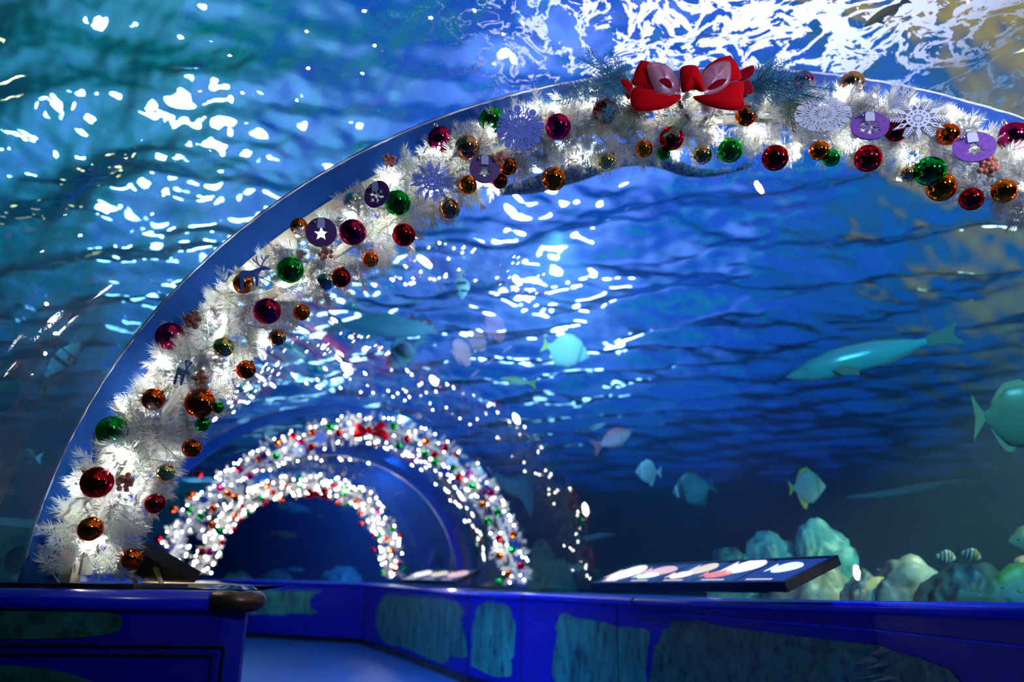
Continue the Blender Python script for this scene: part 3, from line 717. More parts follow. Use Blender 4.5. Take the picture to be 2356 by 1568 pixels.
def star(n, r1, r2, a0=PI/2): return [((r1 if k % 2 == 0 else r2)*math.cos(a0+PI*k/n), (r1 if k % 2 == 0 else r2)*math.sin(a0+PI*k/n)) for k in range(2*n)]
def cut_flake():
    pts = []
    for k in range(6):
        pts += rot2([(.12, -.07), (.34, -.07), (.40, -.20), (.50, -.16), (.47, -.06), (.62, -.06), (.62, .06), (.47, .06), (.50, .16), (.40, .20), (.34, .07), (.12, .07)], PI/6+k*PI/3)
    return pts
bell_o = [(-.42, -.34), (-.10, -.34), (-.10, -.46), (.10, -.46), (.10, -.34), (.42, -.34), (.24, -.12), (.16, .10), (.36, .12), (.22, .28), (-.22, .28), (-.36, .12), (-.16, .10), (-.24, -.12)]
tree_o = [(-.46, -.30), (-.10, -.30), (-.12, -.42), (.12, -.42), (.10, -.30), (.50, -.28), (.26, -.08), (.34, -.06), (.16, .14), (.22, .16), (0, .42), (-.2, .16), (-.14, .14), (-.32, -.06), (-.24, -.08)]
for (x, y, r, hole, tx, ty, tz, m, mt, lb) in (
        (867, 447, 33, cut_flake(), -14, -22, 10, m_purple, m_tag, 'tilted purple disc with a cut out snowflake beside a green bauble'),
        (1115, 388, 35, bell_o, -12, 8, 0, m_purple, m_tag, 'purple disc with a cut out bell and a grey tag'),
        (739, 534, 35, star(5, .50, .22), -10, 8, 2, m_purple, m_tag, 'purple disc with a cut out star'),
        (2001, 289, 41, cut_flake(), -28, -15, -12, m_purple2, m_tag2, 'violet disc with a cut out snowflake between two white snowflakes'),
        (2241, 338, 44, tree_o, -30, -22, -8, m_purple2, m_tag2, 'violet disc with a cut out tree near the right edge')):
    p = at(x, y, 1.94); R_ = r*zcam(p)/F
    root = tag(empty('ornament_disc', p, face_rot(tx, ty, tz)), lb, 'ornament', 'purple discs on the nearest garland')
    mb = MB(); plate(mb, circ(R_, 40), [[(a*R_, b*R_-.1*R_) for a, b in hole]], th=.005); mb.obj('disc', m, root)
    mb = MB(); w = R_*.24; plate(mb, [(-w, R_*.25), (w, R_*.25), (w, R_*.78), (w*.6, R_*.92), (-w*.6, R_*.92), (-w, R_*.78)], th=.0012, z0=.006)
    mb.obj('tag', mt, root)
    mb = MB(); mb.tube([(0, R_*.85, .007)]+[(R_*.28*math.sin(q)+.0, R_*(1.1+.22*math.cos(q)), .004) for q in [PI+k*PI/5 for k in range(11)]]+[(0, R_*.85, .007)], .0006, 4); mb.obj('hanging_loop', m_wire, root)
    mb = MB(); mb.sphere((-R_*.42, R_*.62, .008), R_*.11, 12, 8); mb.obj('bead', m_bell, root, True)

# reindeer cut from board
deer = [(-.52, .12), (-.50, -.60), (-.40, -.60), (-.37, -.08), (.08, -.06), (.10, -.44), (.20, -.44), (.22, .06), (.34, .20), (.52, .22), (.66, .20), (.68, .30), (.50, .38), (.36, .36), (.20, .30), (-.10, .22), (-.42, .24)]
def antler(mb, s, x0, y0):
    for pts in ([(x0, y0), (x0+.02, y0+.14), (x0+.14, y0+.30), (x0+.20, y0+.48)], [(x0+.10, y0+.26), (x0+.02, y0+.38), (x0+.02, y0+.50)], [(x0+.16, y0+.36), (x0+.26, y0+.40), (x0+.30, y0+.50)], [(x0, y0), (x0-.12, y0+.12), (x0-.20, y0+.30), (x0-.18, y0+.46)], [(x0-.16, y0+.2), (x0-.28, y0+.26), (x0-.34, y0+.38)]):
        mb.tube([(a*s, b*s, 0) for a, b in pts], .034*s, 6)
for (x, y, s, tx, ty, tz, lb) in ((582, 634, 56, -5, 8, 4, 'slate blue reindeer silhouette standing in front of an orange bauble'), (418, 862, 50, -8, -40, -22, 'slate blue reindeer silhouette turned edgewise above a copper bauble')):
    p = at(x, y, 1.93); S_ = s*zcam(p)/F
    root = tag(empty('reindeer_ornament', p, face_rot(tx, ty, tz)), lb, 'ornament', 'reindeer ornaments on the nearest garland')
    mb = MB(); plate(mb, [(a*S_, b*S_) for a, b in deer], th=.004); mb.obj('body', m_deer, root)
    mb = MB(); antler(mb, S_, .36, .34); mb.obj('antlers', m_deer, root)
    mb = MB(); mb.tube([(S_*(.14+.05*math.cos(q)), S_*(.06+.09*math.sin(q)), .004) for q in [k*PI/6 for k in range(13)]], .0006, 4); mb.obj('hanging_loop', m_wire, root)

# berry picks
m_berry = pbr('dusty_coral_berry', (.80, .27, .16), .75, noise=(300, .3))
bm_ = MB(); bm_.sphere((0, 0, 0), 1, 14, 9); berry_me = bpy.data.meshes.new('berry'); berry_me.from_pydata([tuple(v) for v in bm_.v], [], bm_.f); berry_me.materials.append(m_berry); berry_me.polygons.foreach_set('use_smooth', [True]*len(bm_.f))
rr = random.Random(9)
for (x, y, s, n, lb) in ((897, 367, 17, 11, 'on the hoop side above the purple snowflake disc'), (1148, 366, 19, 13, 'beside the bell disc'), (748, 583, 18, 9, 'below the star disc'), (441, 736, 20, 12, 'above the magenta bauble next to the blue band'),
                         (461, 871, 19, 12, 'above the large copper bauble on the left side'), (287, 1110, 22, 12, 'beside the large red bauble near the left foot'), (2275, 381, 24, 14, 'under the violet tree disc')):
    p = at(x, y, 1.94); S_ = s*zcam(p)/F
    root = tag(empty('berry_pick', p, face_rot()), 'cluster of dusty coral berries '+lb, 'berries', 'berry clusters on the nearest garland')
    mbs = MB(); placed = []
    tries = 0
    for k in range(n):
        ra = math.sqrt((k+.5)/n)*.92*rr.uniform(.88, 1.1); an = k*2.4+rr.uniform(-.2, .2); placed.append(Vector((ra*math.cos(an), ra*math.sin(an)*.9, rr.uniform(-.2, .35))))
    for q in placed:
        o = bpy.data.objects.new('berry', berry_me); C.objects.link(o); o.parent = root; o.location = q*S_; o.scale = (S_*.29,)*3
        mbs.tube([q*S_, Vector((0, 0, -.03))], .0008, 4)
    mbs.obj('stem', m_wire, root)

# pine sprigs
m_pine = coral_mat('teal_pine_needles', (.01, .17, .22), (.03, .34, .50), (.01, .10, .24), 14)
m_pine2 = pbr('grey_green_pine', (.16, .24, .14), .7)
def sprig(mb, p, d_, L, rng, side=.022, nn=1.):
    """stem with side twigs, each set with fine needles"""
    d_ = d_.normalized(); up = CR @ Vector((0, 0, 1)); sd = d_.cross(up).normalized()
    N = max(5, int(L/.012)); pts = []
    bend = rng.uniform(-.25, .25)
    for i in range(N+1):
        f = i/N; pts.append(p+d_*L*f+sd*bend*L*f*f+up*.01*math.sin(f*3))
    mb.tube(pts, .0018, 3, False)
    for i in range(1, N):
        f = i/N
        for sg in (-1, 1):
            a = (d_*.8+sd*sg*.75+up*rng.uniform(-.35, .35)).normalized(); l = side*(1.35-f)*rng.uniform(.6, 1.25); q = pts[i]
            mb.tube([q, q+a*l], .0008, 3, False)
            k = max(3, int(l/.0030*nn))
            for j in range(k):
                b = q+a*l*(j+.5)/k; e = (a*.7+(sd*rng.uniform(-1, 1)+d_*rng.uniform(-.6, .8)+up*rng.uniform(-.8, .8))*.8).normalized()*.011*rng.uniform(.7, 1.3)
                w = e.cross(up).normalized()*.0011
                n0 = len(mb.v); mb.v += [b-w, b+w, b+e]; mb.f.append((n0, n0+1, n0+2)); mb.mi.append(0)
SR = CR @ Vector((1, 0, 0)); SU = CR @ Vector((0, 1, 0)); SB = CR @ Vector((0, 0, 1))
def sprigset(name, lb, base, lst, m, seed, Y=2.02):
    rng = random.Random(seed); p0 = at(*base, Y); root = tag(empty(name, p0), lb, 'pine sprig', 'pine sprigs beside the bow')
    for (x, y, side, dz) in lst:
        q = at(x, y, Y-dz); mb = MB(); d_ = (q-p0); sprig(mb, Vector((0, 0, 0)), d_, d_.length, rng, side); mb.obj('twig', m, root)
sprigset('pine_sprig', 'bushy teal pine sprig left of the red bow', (1455, 190), [(1282, 178, .045, .05), (1340, 138, .042, .02), (1392, 130, .038, .0), (1300, 205, .04, .06), (1345, 225, .04, .08), (1262, 248, .035, .05), (1375, 262, .04, .12), (1410, 248, .04, .14), (1360, 180, .042, .1), (1385, 205, .04, .14), (1325, 160, .04, .05), (1420, 160, .035, .02)], m_pine, 1)
sprigset('pine_sprig', 'bushy teal pine sprig right of the red bow', (1720, 200), [(1850, 138, .04, .02), (1800, 128, .042, .0), (1765, 122, .04, .03), (1925, 185, .035, .05), (1895, 228, .04, .08), (1860, 175, .042, .08), (1755, 262, .035, .12), (1800, 235, .042, .12), (1835, 215, .042, .1), (1875, 200, .04, .06), (1780, 170, .042, .1), (1820, 160, .042, .06)], m_pine, 2)
sprigset('pine_sprig', 'sparse grey green pine sprig under the left end of the bow', (1480, 245), [(1400, 290, .03, .05), (1430, 310, .03, .08), (1385, 262, .025, .06), (1455, 320, .03, .06), (1340, 285, .025, .03)], m_pine2, 3)
sprigset('pine_sprig', 'dark sparse pine sprig hanging under the right pine sprig', (1815, 225), [(1810, 300, .03, .04), (1785, 285, .03, .06), (1835, 290, .025, .05), (1850, 265, .03, .06)], m_pine2, 4)
sprigset('pine_sprig', 'short dark pine twig crossing the red bauble under the bow', (1585, 268), [(1535, 322, .016, .14), (1545, 305, .012, .16)], m_pine2, 5)

# bow
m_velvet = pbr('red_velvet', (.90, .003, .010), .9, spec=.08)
m_velvet_shade = pbr('shaded_red_velvet', (.40, .002, .012), .9, spec=.08)  # darker copy of the red velvet, shade put into the colour
m_sheer, t = newmat('sheer_pink_ribbon')
df = t.node('ShaderNodeBsdfDiffuse', {0: (.92, .38, .50, 1)}).outputs[0]; gl = t.node('ShaderNodeBsdfGlossy', {0: (1, .8, .88, 1), 1: .3}).outputs[0]
q = t.node('ShaderNodeMixShader', {0: .2, 1: df, 2: gl}).outputs[0]
t.out(t.node('ShaderNodeMixShader', {0: .60, 1: t.node('ShaderNodeBsdfTransparent', {0: (1, .70, .75, 1)}).outputs[0], 2: q}).outputs[0])
m_trim = pbr('silver_wire_edge', (.8, .65, .65), .3, metal=.8)
def smooth_outline(pts, n=5):
    """rounded closed outline"""
    out = []; N = len(pts)
    for i in range(N):
        p0, p1, p2, p3 = pts[i-1], pts[i], pts[(i+1) % N], pts[(i+2) % N]
        for k in range(n):
            f = k/n; out.append(tuple(.5*((2*b)+(-a+c)*f*1.0+(2*a-5*b+4*c-d_)*f*f+(-a+3*b-3*c+d_)*f**3) for a, b, c, d_ in zip(p0, p1, p2, p3)))
    return out
def puff(pts, bulge, th, rings=5, sm=4, fold=0.):
    """cushion-like cloth piece from an outline (x, y local), bulging towards the viewer, with a back"""
    o = smooth_outline(pts, sm) if sm > 1 else list(pts); n = len(o); cx = sum(p[0] for p in o)/n; cy_ = sum(p[1] for p in o)/n
    mb = MB(); rows = []
    for side in (1, -1):
        for r_ in range(rings+1):
            w = 1-r_/rings
            z = bulge*(1-w*w)**.6
            row = [Vector((cx+(x-cx)*w, cy_+(y-cy_)*w, (z if side > 0 else z*.55-th)+fold*math.sin(x*90+y*40)*w*(1-w)*4)) for x, y in o]
            rows.append(row)
    k = rings+1; vs = [v for r_ in rows for v in r_]; fs = []
    for b in (0, k):
        for r_ in range(rings):
            for i in range(n):
                a = ((b+r_)*n+i, (b+r_)*n+(i+1) % n, (b+r_+1)*n+(i+1) % n, (b+r_+1)*n+i); fs.append(a if b == 0 else a[::-1])
    for i in range(n): fs.append((i, k*n+i, k*n+(i+1) % n, (i+1) % n))
    mb.add(vs, fs); return mb, o
bp0 = at(1588, 196, 1.95); bscale = zcam(bp0)/F
bow = tag(empty('bow', bp0, face_rot(-6, 0, 0)), 'big red velvet bow with sheer pink inner loops on top of the nearest garland', 'bow')
def bpx(l, ox=1380, oy=80, sc=4.481): return [((ox+x/sc-1588)*bscale, -(oy+y/sc-196)*bscale) for x, y in l]
def bow_piece(name, pts, z, m, bulge, lb=None, sm=4, edge=True, fold=.0015):
    mb, o = puff(bpx(pts), bulge, .002, sm=sm, fold=fold)
    for v in mb.v: v.z += z
    ob = mb.obj(name, m, bow, True)
    if lb: ob['label'] = lb
    if edge:
        e = MB(); e.tube([Vector((x, y, z)) for x, y in o]+[Vector((o[0][0], o[0][1], z))], .0009, 4, False); e.obj('wired_edge', m_trim, ob)
    return ob
bow_piece('tail', [(232, 428), (335, 480), (345, 560), (300, 660), (240, 550)], -.012, m_velvet, .006)
bow_piece('tail', [(1430, 370), (1590, 286), (1612, 345), (1555, 425), (1450, 470)], -.012, m_velvet_shade, .006)
bow_piece('tail', [(1465, 470), (1550, 440), (1602, 560), (1540, 610), (1468, 640)], -.014, m_velvet_shade, .006)
bow_piece('loop', [(430, 250), (580, 312), (700, 430), (810, 540), (640, 590), (345, 520), (345, 440)], .0, m_velvet, .014, sm=2)
bow_piece('loop', [(1040, 440), (1120, 300), (1355, 195), (1462, 405), (1400, 470), (1060, 540)], .0, m_velvet, .014, sm=2)
bow_piece('loop', [(330, 570), (450, 540), (640, 610), (830, 640), (780, 720), (620, 790), (362, 812), (305, 690)], .008, m_velvet, .02, sm=2)
bow_piece('loop', [(950, 650), (1080, 640), (1320, 515), (1470, 490), (1462, 640), (1455, 795), (1200, 785), (1010, 715)], .008, m_velvet, .02, sm=2)
bow_piece('fold', [(450, 545), (640, 560), (800, 590), (780, 625), (620, 610), (455, 598)], .022, m_velvet_shade, .002, 'shaded inside of the left loop, painted dark', edge=False)  # flat dark patch painting the shade inside the loop
bow_piece('sheer_loop', [(475, 365), (580, 315), (700, 370), (800, 500), (790, 605), (715, 664), (590, 650), (540, 590)], .026, m_sheer, .010, 'sheer pink inner loop')
bow_piece('sheer_loop', [(1042, 440), (1150, 335), (1290, 300), (1332, 340), (1312, 520), (1200, 625), (1060, 660), (1048, 560)], .026, m_sheer, .010, 'sheer pink inner loop')
bow_piece('fold', [(590, 520), (660, 500), (712, 545), (716, 600), (640, 575)], .037, m_velvet_shade, .002, 'shaded opening of the left sheer loop, painted dark', edge=False)  # dark patch painting shade in the sheer loop opening
bow_piece('fold', [(1080, 600), (1170, 525), (1270, 510), (1230, 570), (1110, 620)], .037, m_velvet_shade, .002, 'shaded opening of the right sheer loop, painted dark', edge=False)  # same painted shade on the right side
bow_piece('knot', [(800, 430), (830, 375), (920, 358), (990, 385), (1030, 520), (1040, 640), (935, 618), (830, 650), (806, 560)], .034, m_velvet, .024)
# clear clip over the bow
m_clear = pbr('clear_plastic', (.75, .85, 1.), .2, spec=.7)
pc_ = at(1541, 150, 2.03); cl = tag(empty('hook_clip', pc_, face_rot()), 'translucent white plastic clip standing behind the red bow', 'clip')
mb = MB(); s_ = zcam(pc_)/F; plate(mb, [(x*s_, y*s_) for x, y in [(-10, -20), (9, -20), (9, 8), (5, 17), (-3, 17), (-9, 6)]], [[(x*s_, y*s_) for x, y in circ(2.2, 8, 0, 10)]], th=.002); mb.obj('blade', m_clear, cl)
# small pine cones under the bow
m_cone = pbr('brown_cone', (.10, .06, .05), .8)
for (x, y, r, lb) in ((1565, 240, 10, 'small frosted pine cone just under the bow knot'), (1581, 270, 8, 'tiny brown pine cone below the bow knot')):
    p = at(x, y, 1.99); s_ = zcam(p)/F*r; mb = MB()
    for k in range(34):
        f = k/34; a = k*2.4; w = math.sin(PI*(f*.85+.12))*.75; c_ = Vector((math.cos(a)*w*.6, f*2-1, math.sin(a)*w*.6)); e = Vector((math.cos(a)*w, f*2-.75, math.sin(a)*w)); sd = (e-c_).cross(Vector((0, 1, 0))).normalized()*.28
        mb.add([(c_-sd)*s_, (c_+sd)*s_, (e+sd*.6)*s_, (e-sd*.6)*s_], [(0, 1, 2, 3)])
    mb.tube([(0, -s_, 0), (0, s_, 0)], [s_*.35, s_*.15], 8)
    o = mb.obj('pine_cone', m_cone, loc=p); o.rotation_euler = face_rot(20, 0, 30); tag(o, lb, 'pine cone')

# small red bows on the farther arches
def small_bow(x, y, Y, w, lb):
    p = at(x, y, Y); s_ = w/1340; r_ = tag(empty('bow', p, face_rot()), lb, 'bow')
    for nm, pts, z in (('loop', [(430, 250), (820, 520), (640, 640), (345, 460)], 0), ('loop', [(1040, 440), (1355, 195), (1562, 405), (1060, 560)], 0), ('loop', [(330, 600), (640, 560), (830, 640), (560, 812), (305, 850)], .01), ('loop', [(950, 650), (1470, 490), (1655, 895), (1200, 785)], .01), ('knot', [(800, 430), (920, 358), (1030, 520), (1040, 680), (935, 700), (806, 600)], .02)):
        mb, o = puff([((a-930)*s_, -(b-520)*s_) for a, b in pts], .03, .01, 3, 3)
        for v in mb.v: v.z += z*1.5
        mb.obj(nm, m_velvet, r_, True)
small_bow(852, 988, 7.05, .33, 'small blurred red bow on the middle garland arch')
small_bow(730, 1134, 10.95, .34, 'small blurred red bow on the farthest garland arch')
# pale snowflakes and discs on the middle arch
for (x, y, r, m, lb) in ((738, 1006, 15, m_wood, 'blurred snowflake coloured as under blue light, left of the small bow on the middle arch'), (1040, 1062, 15, m_wood2, 'blurred pale snowflake on the right shoulder of the middle arch'), (688, 1035, 15, m_wood2, 'blurred pale snowflake left of the magenta bauble on the middle arch')):
    p = at(x, y, 7.08); mb = MB(); flake_round(mb, r*zcam(p)/F); o = mb.obj('snowflake_plaque', m, loc=p); o.rotation_euler = face_rot(); tag(o, lb, 'snowflake', 'snowflakes on the middle garland')
for (x, y, lb) in ((1079, 1089, 'blurred purple ring ornament high on the right side of the middle arch'), (1113, 1130, 'blurred purple ring ornament halfway down the right side of the middle arch'), (607, 1049, 'blurred purple ring ornament on the left shoulder of the middle arch')):
    p = at(x, y, 7.08); s_ = zcam(p)/F; o_ = MB(); plate(o_, circ(10*s_, 20), [star(6, 7*s_, 4*s_)], th=.01); o = o_.obj('ornament_disc', m_purple, loc=p); o.rotation_euler = face_rot(); tag(o, lb, 'ornament', 'purple rings on the middle garland')

# black base plate of the near arch
mb = MB(); mb.box((0, 0, 0), (.40, .34, .012)); bpm = mb.obj('base_plate', m_black, loc=(-1.16, 2.17, .809)); tag(bpm, 'flat black plate under the left foot of the nearest garland', 'plate')

# ------------------------------------------------------------------ information boards
def screen_mat(name, col, st):
    m, t = newmat(name); b = t.node('ShaderNodeBsdfPrincipled', {'Base Color': (*[c*.6 for c in col], 1), 'Roughness': .3, 'Emission Color': (*col, 1), 'Emission Strength': st}); t.out(b.outputs[0]); return m
m_lit = [screen_mat('lit_picture_%s' % n, c, s_) for n, c, s_ in (('cream', (1, .88, .78), 1.1), ('pink', (1, .6, .55), .8), ('yellow', (.95, .8, .5), .8), ('coral', (1, .25, .15), .8), ('aqua', (.75, 1, .95), 1.1), ('blue', (.03, .07, .25), .35), ('caption', (.9, .7, .6), .8))]
def info_board(loc, rot, w, d_, label, pics, cap=True):
    root = tag(empty('information_board', loc, rot), label, 'information board', 'backlit boards on the ledges')
    mb = MB(); mb.box((0, 0, 0), (w, d_, .035)); mb.obj('case', m_black, root)
    mb = MB()
    mb.box((0, d_/2-.008, .020), (w, .016, .006)); mb.box((0, -d_/2+.008, .020), (w, .016, .006)); mb.box((-w/2+.008, 0, .020), (.016, d_, .006)); mb.box((w/2-.008, 0, .020), (.016, d_, .006)); mb.obj('frame', m_black, root)
    n = len(pics); pw = (w-.05)/n
    for i, pl in enumerate(pics):
        cx = -w/2+.025+pw*(i+.5)
        mb = MB(); mb.box((cx, 0, .0185), (pw*.92, d_*.86, .002)); p = mb.obj('picture_panel', m_lit[5], root)
        for (fx, fy, sx_, sy_, mi) in pl:
            q = MB(); body = [(cx+pw*(fx+sx_*math.cos(a)*(1 if math.cos(a) > -.6 else 1)), d_*(fy+sy_*math.sin(a)*(1-.25*math.cos(a)))) for a in [k*PI/10 for k in range(20)]]
            plate(q, body, th=.001, z0=.0202)
            if mi != 6: plate(q, [(cx+pw*(fx-sx_*.85), d_*fy), (cx+pw*(fx-sx_*1.4), d_*(fy+sy_*.8)), (cx+pw*(fx-sx_*1.3), d_*(fy-sy_*.8))], th=.001, z0=.0203)
            q.obj('fish_picture', m_lit[mi], p)
        if cap:
            q = MB()
            for k in range(7): q.box((cx-pw*.28+k*pw*.075, -d_*.36, .0202), (pw*.055, d_*.045, .001))
            q.obj('caption', m_lit[6], p)
    return root
# right board: front edge from (1365,1362) to (1820,1370), back edge to (1880,1310)
pa, pb_ = at(1362, 1358, 4.55), at(1815, 1364, 3.05); ctr = (pa+pb_)/2; dx = (pb_-pa).normalized(); wid = (pb_-pa).length
up_ = Vector((0, 0, 1)); back = up_.cross(dx).normalized()
yv = (back*math.cos(.36)+up_*math.sin(.36)); zv = dx.cross(yv)
M_ = Matrix((dx, yv, zv)).transposed()
info_board(ctr+yv*.155+zv*.022, M_.to_euler(), wid, .31, 'long tilted black board with five lit fish pictures on the right ledge',
           [[(-.02, .05, .42, .40, 0)], [(.0, .1, .40, .24, 1), (-.1, -.12, .3, .14, 4)], [(.15, .15, .25, .25, 2), (-.12, -.12, .25, .16, 0)], [(.12, .2, .33, .30, 0), (-.18, -.12, .28, .15, 3)], [(.05, .1, .25, .20, 4)]])
tag(MB.obj((lambda q: (q.box((0, 0, 0), (wid*.55, .10, .03)), q)[1])(MB()), 'board_stand', m_black, loc=ctr+back*.16+Vector((0, 0, .018))), 'low black stand under the long tilted board', 'stand').rotation_euler = M_.to_euler()
bpy.data.objects['board_stand'].rotation_euler = (0, 0, math.atan2(dx.y, dx.x))
# far board on the right ledge
pa, pb_ = at(925, 1341, 8.9), at(1050, 1346, 7.7); ctr = (pa+pb_)/2; dx = (pb_-pa).normalized(); back = up_.cross(dx).normalized(); yv = (back*math.cos(.4)+up_*math.sin(.4)); zv = dx.cross(yv)
info_board(ctr+yv*.15+zv*.022, Matrix((dx, yv, zv)).transposed().to_euler(), (pb_-pa).length, .30, 'small blurred lit board between the two farther garland feet', [[(0, .1, .4, .3, 0)], [(0, .1, .35, .25, 2)], [(0, .1, .4, .3, 1)]])
# left board seen from its end
m_ply = pbr('pale_plywood', (.62, .50, .32), .7)
e0, e1 = at(333, 1258, 2.34), at(455, 1327, 2.45)      # upper and lower end of the near edge
yv = (e0-e1).normalized(); dxl = Vector((e0.y-e1.y, -(e0.x-e1.x), 0)).normalized(); zv = dxl.cross(yv); zv.normalize()
if zv.z < 0: zv = -zv
dxl = yv.cross(zv)
ln_ = (e0-e1).length
root = tag(empty('information_board', e1), 'tilted black board seen from its end beside the left garland foot', 'information board', 'backlit boards on the ledges')
mb = MB(); M3 = Matrix((dxl, yv, zv)).transposed(); mb.box((0, 0, 0), (.5, ln_, .036)); 
for i, v in enumerate(mb.v): mb.v[i] = M3 @ (v+Vector((.25 if dxl.y > 0 else -.25, ln_/2, 0)))
mb.obj('case', m_black, root)
mb = MB(); mb.box((0, 0, .0195), (.46, ln_*.9, .003))
for i, v in enumerate(mb.v): mb.v[i] = M3 @ (v+Vector((.25 if dxl.y > 0 else -.25, ln_/2, 0)))
mb.obj('picture_panel', m_lit[5], root)
sgn = 1 if dxl.y > 0 else -1
for k in (.1, .4):
    mb = MB(); q0 = yv*(ln_*.55)-zv*.02+dxl*sgn*k; mb.tube([q0, Vector((q0.x+.03, q0.y, .812-e1.z))], .008, 6); mb.obj('prop', m_ply, root)
mb = MB(); mb.box((0, 0, 0), (.30, .9, .012)); o = mb.obj('stand_plate', m_ply, loc=(-1.17, 2.85, .810)); o.rotation_euler = (0, 0, .45); tag(o, 'pale plywood sheet lying under the left black board', 'plywood sheet')
# crumpled drawing of tape and small grille on the ledge corner
m_foil = pbr('dark_foil', (.06, .10, .22), .25, metal=.6)
mb = MB(); rr = random.Random(4); n = 12
rows = [[Vector((-.80+.011*i+.0, 2.02+.02*j, .806+(rr.uniform(0, .012) if 0 < i < n-1 and 0 < j < 5 else 0))) for i in range(n)] for j in range(6)]
mb.grid(rows); o = mb.obj('crumpled_tape', m_foil); tag(o, 'crumpled dark tape on the corner of the left ledge', 'tape')
mb = MB()
for k in range(9): mb.box((-.98+.022*k, 2.12, .806), (.010, .09, .004))
mb.box((-.89, 2.07, .806), (.22, .010, .005)); mb.box((-.89, 2.17, .806), (.22, .010, .005)); mb.box((-1.0, 2.12, .806), (.01, .11, .005)); mb.box((-.78, 2.12, .806), (.01, .11, .005))
tag(mb.obj('vent_grille', m_foil), 'flat slotted grille on the left ledge beside the crumpled tape', 'grille')
# warm lamps under the boards
lamp('board_lamp', 'POINT', (-1.25, 2.85, .90), 2.0, (1, .75, .42), shadow_soft_size=.015)
lamp('board_lamp', 'POINT', tuple(at(1640, 1345, 4.6)), 5, (1, .75, .5), shadow_soft_size=.015)
lamp('board_lamp', 'POINT', tuple(at(1040, 1330, 8.4)), 8, (1, .75, .5), shadow_soft_size=.015)

# ------------------------------------------------------------------ fish
PROF = {'disc': [(0, .00, .00), (.06, .10, .08), (.15, .22, .17), (.3, .38, .31), (.5, .46, .42), (.7, .42, .41), (.85, .26, .26), (.94, .10, .10), (1, .07, .07)],
        'oval': [(0, .00, .00), (.07, .07, .06), (.2, .17, .14), (.4, .23, .20), (.6, .22, .19), (.8, .13, .12), (.93, .06, .06), (1, .05, .05)],
        'slim': [(0, .00, .00), (.08, .05, .04), (.25, .10, .09), (.5, .12, .11), (.75, .09, .07), (.92, .045, .035), (1, .04, .035)],
        'long': [(0, .00, .00), (.06, .030, .035), (.18, .070, .065), (.35, .095, .080), (.6, .085, .075), (.8, .05, .045), (.93, .022, .022), (1, .02, .02)],
        'shark': [(0, .00, .00), (.06, .05, .04), (.2, .11, .09), (.4, .13, .12), (.6, .10, .09), (.8, .05, .045), (1, .02, .02)]}
m_eye = pbr('fish_eye', (.01, .01, .012), .15)
m_eye_ring = pbr('fish_eye_ring', (.7, .75, .6), .3)
def fishskin(name, back, belly, zmid=0., rough=.4, spots=None):
    m, t = newmat(name); g = t.coord('Generated'); z = t.node('ShaderNodeSeparateXYZ', {0: g}).outputs[2]
    c = t.mix(t.ramp(z, [(.35, 0.), (.75, 1.)]), belly, back)
    nz_ = t.noise(t.mapping(t.coord(), (1, 1, 2)), 40, 2, .5)
    c = t.mix(t.math('MULTIPLY', nz_, .3), c, tuple(x*.5 for x in back))
    if spots:
        v = t.node('ShaderNodeTexVoronoi', {'Vector': t.coord(), 'Scale': spots[0]}, feature='DISTANCE_TO_EDGE').outputs[0]
        c = t.mix(t.math('LESS_THAN', v, spots[1]), c, spots[2])
    b = t.node('ShaderNodeBsdfPrincipled', {'Base Color': c, 'Roughness': rough, 'Specular IOR Level': .6}); t.out(b.outputs[0]); return m
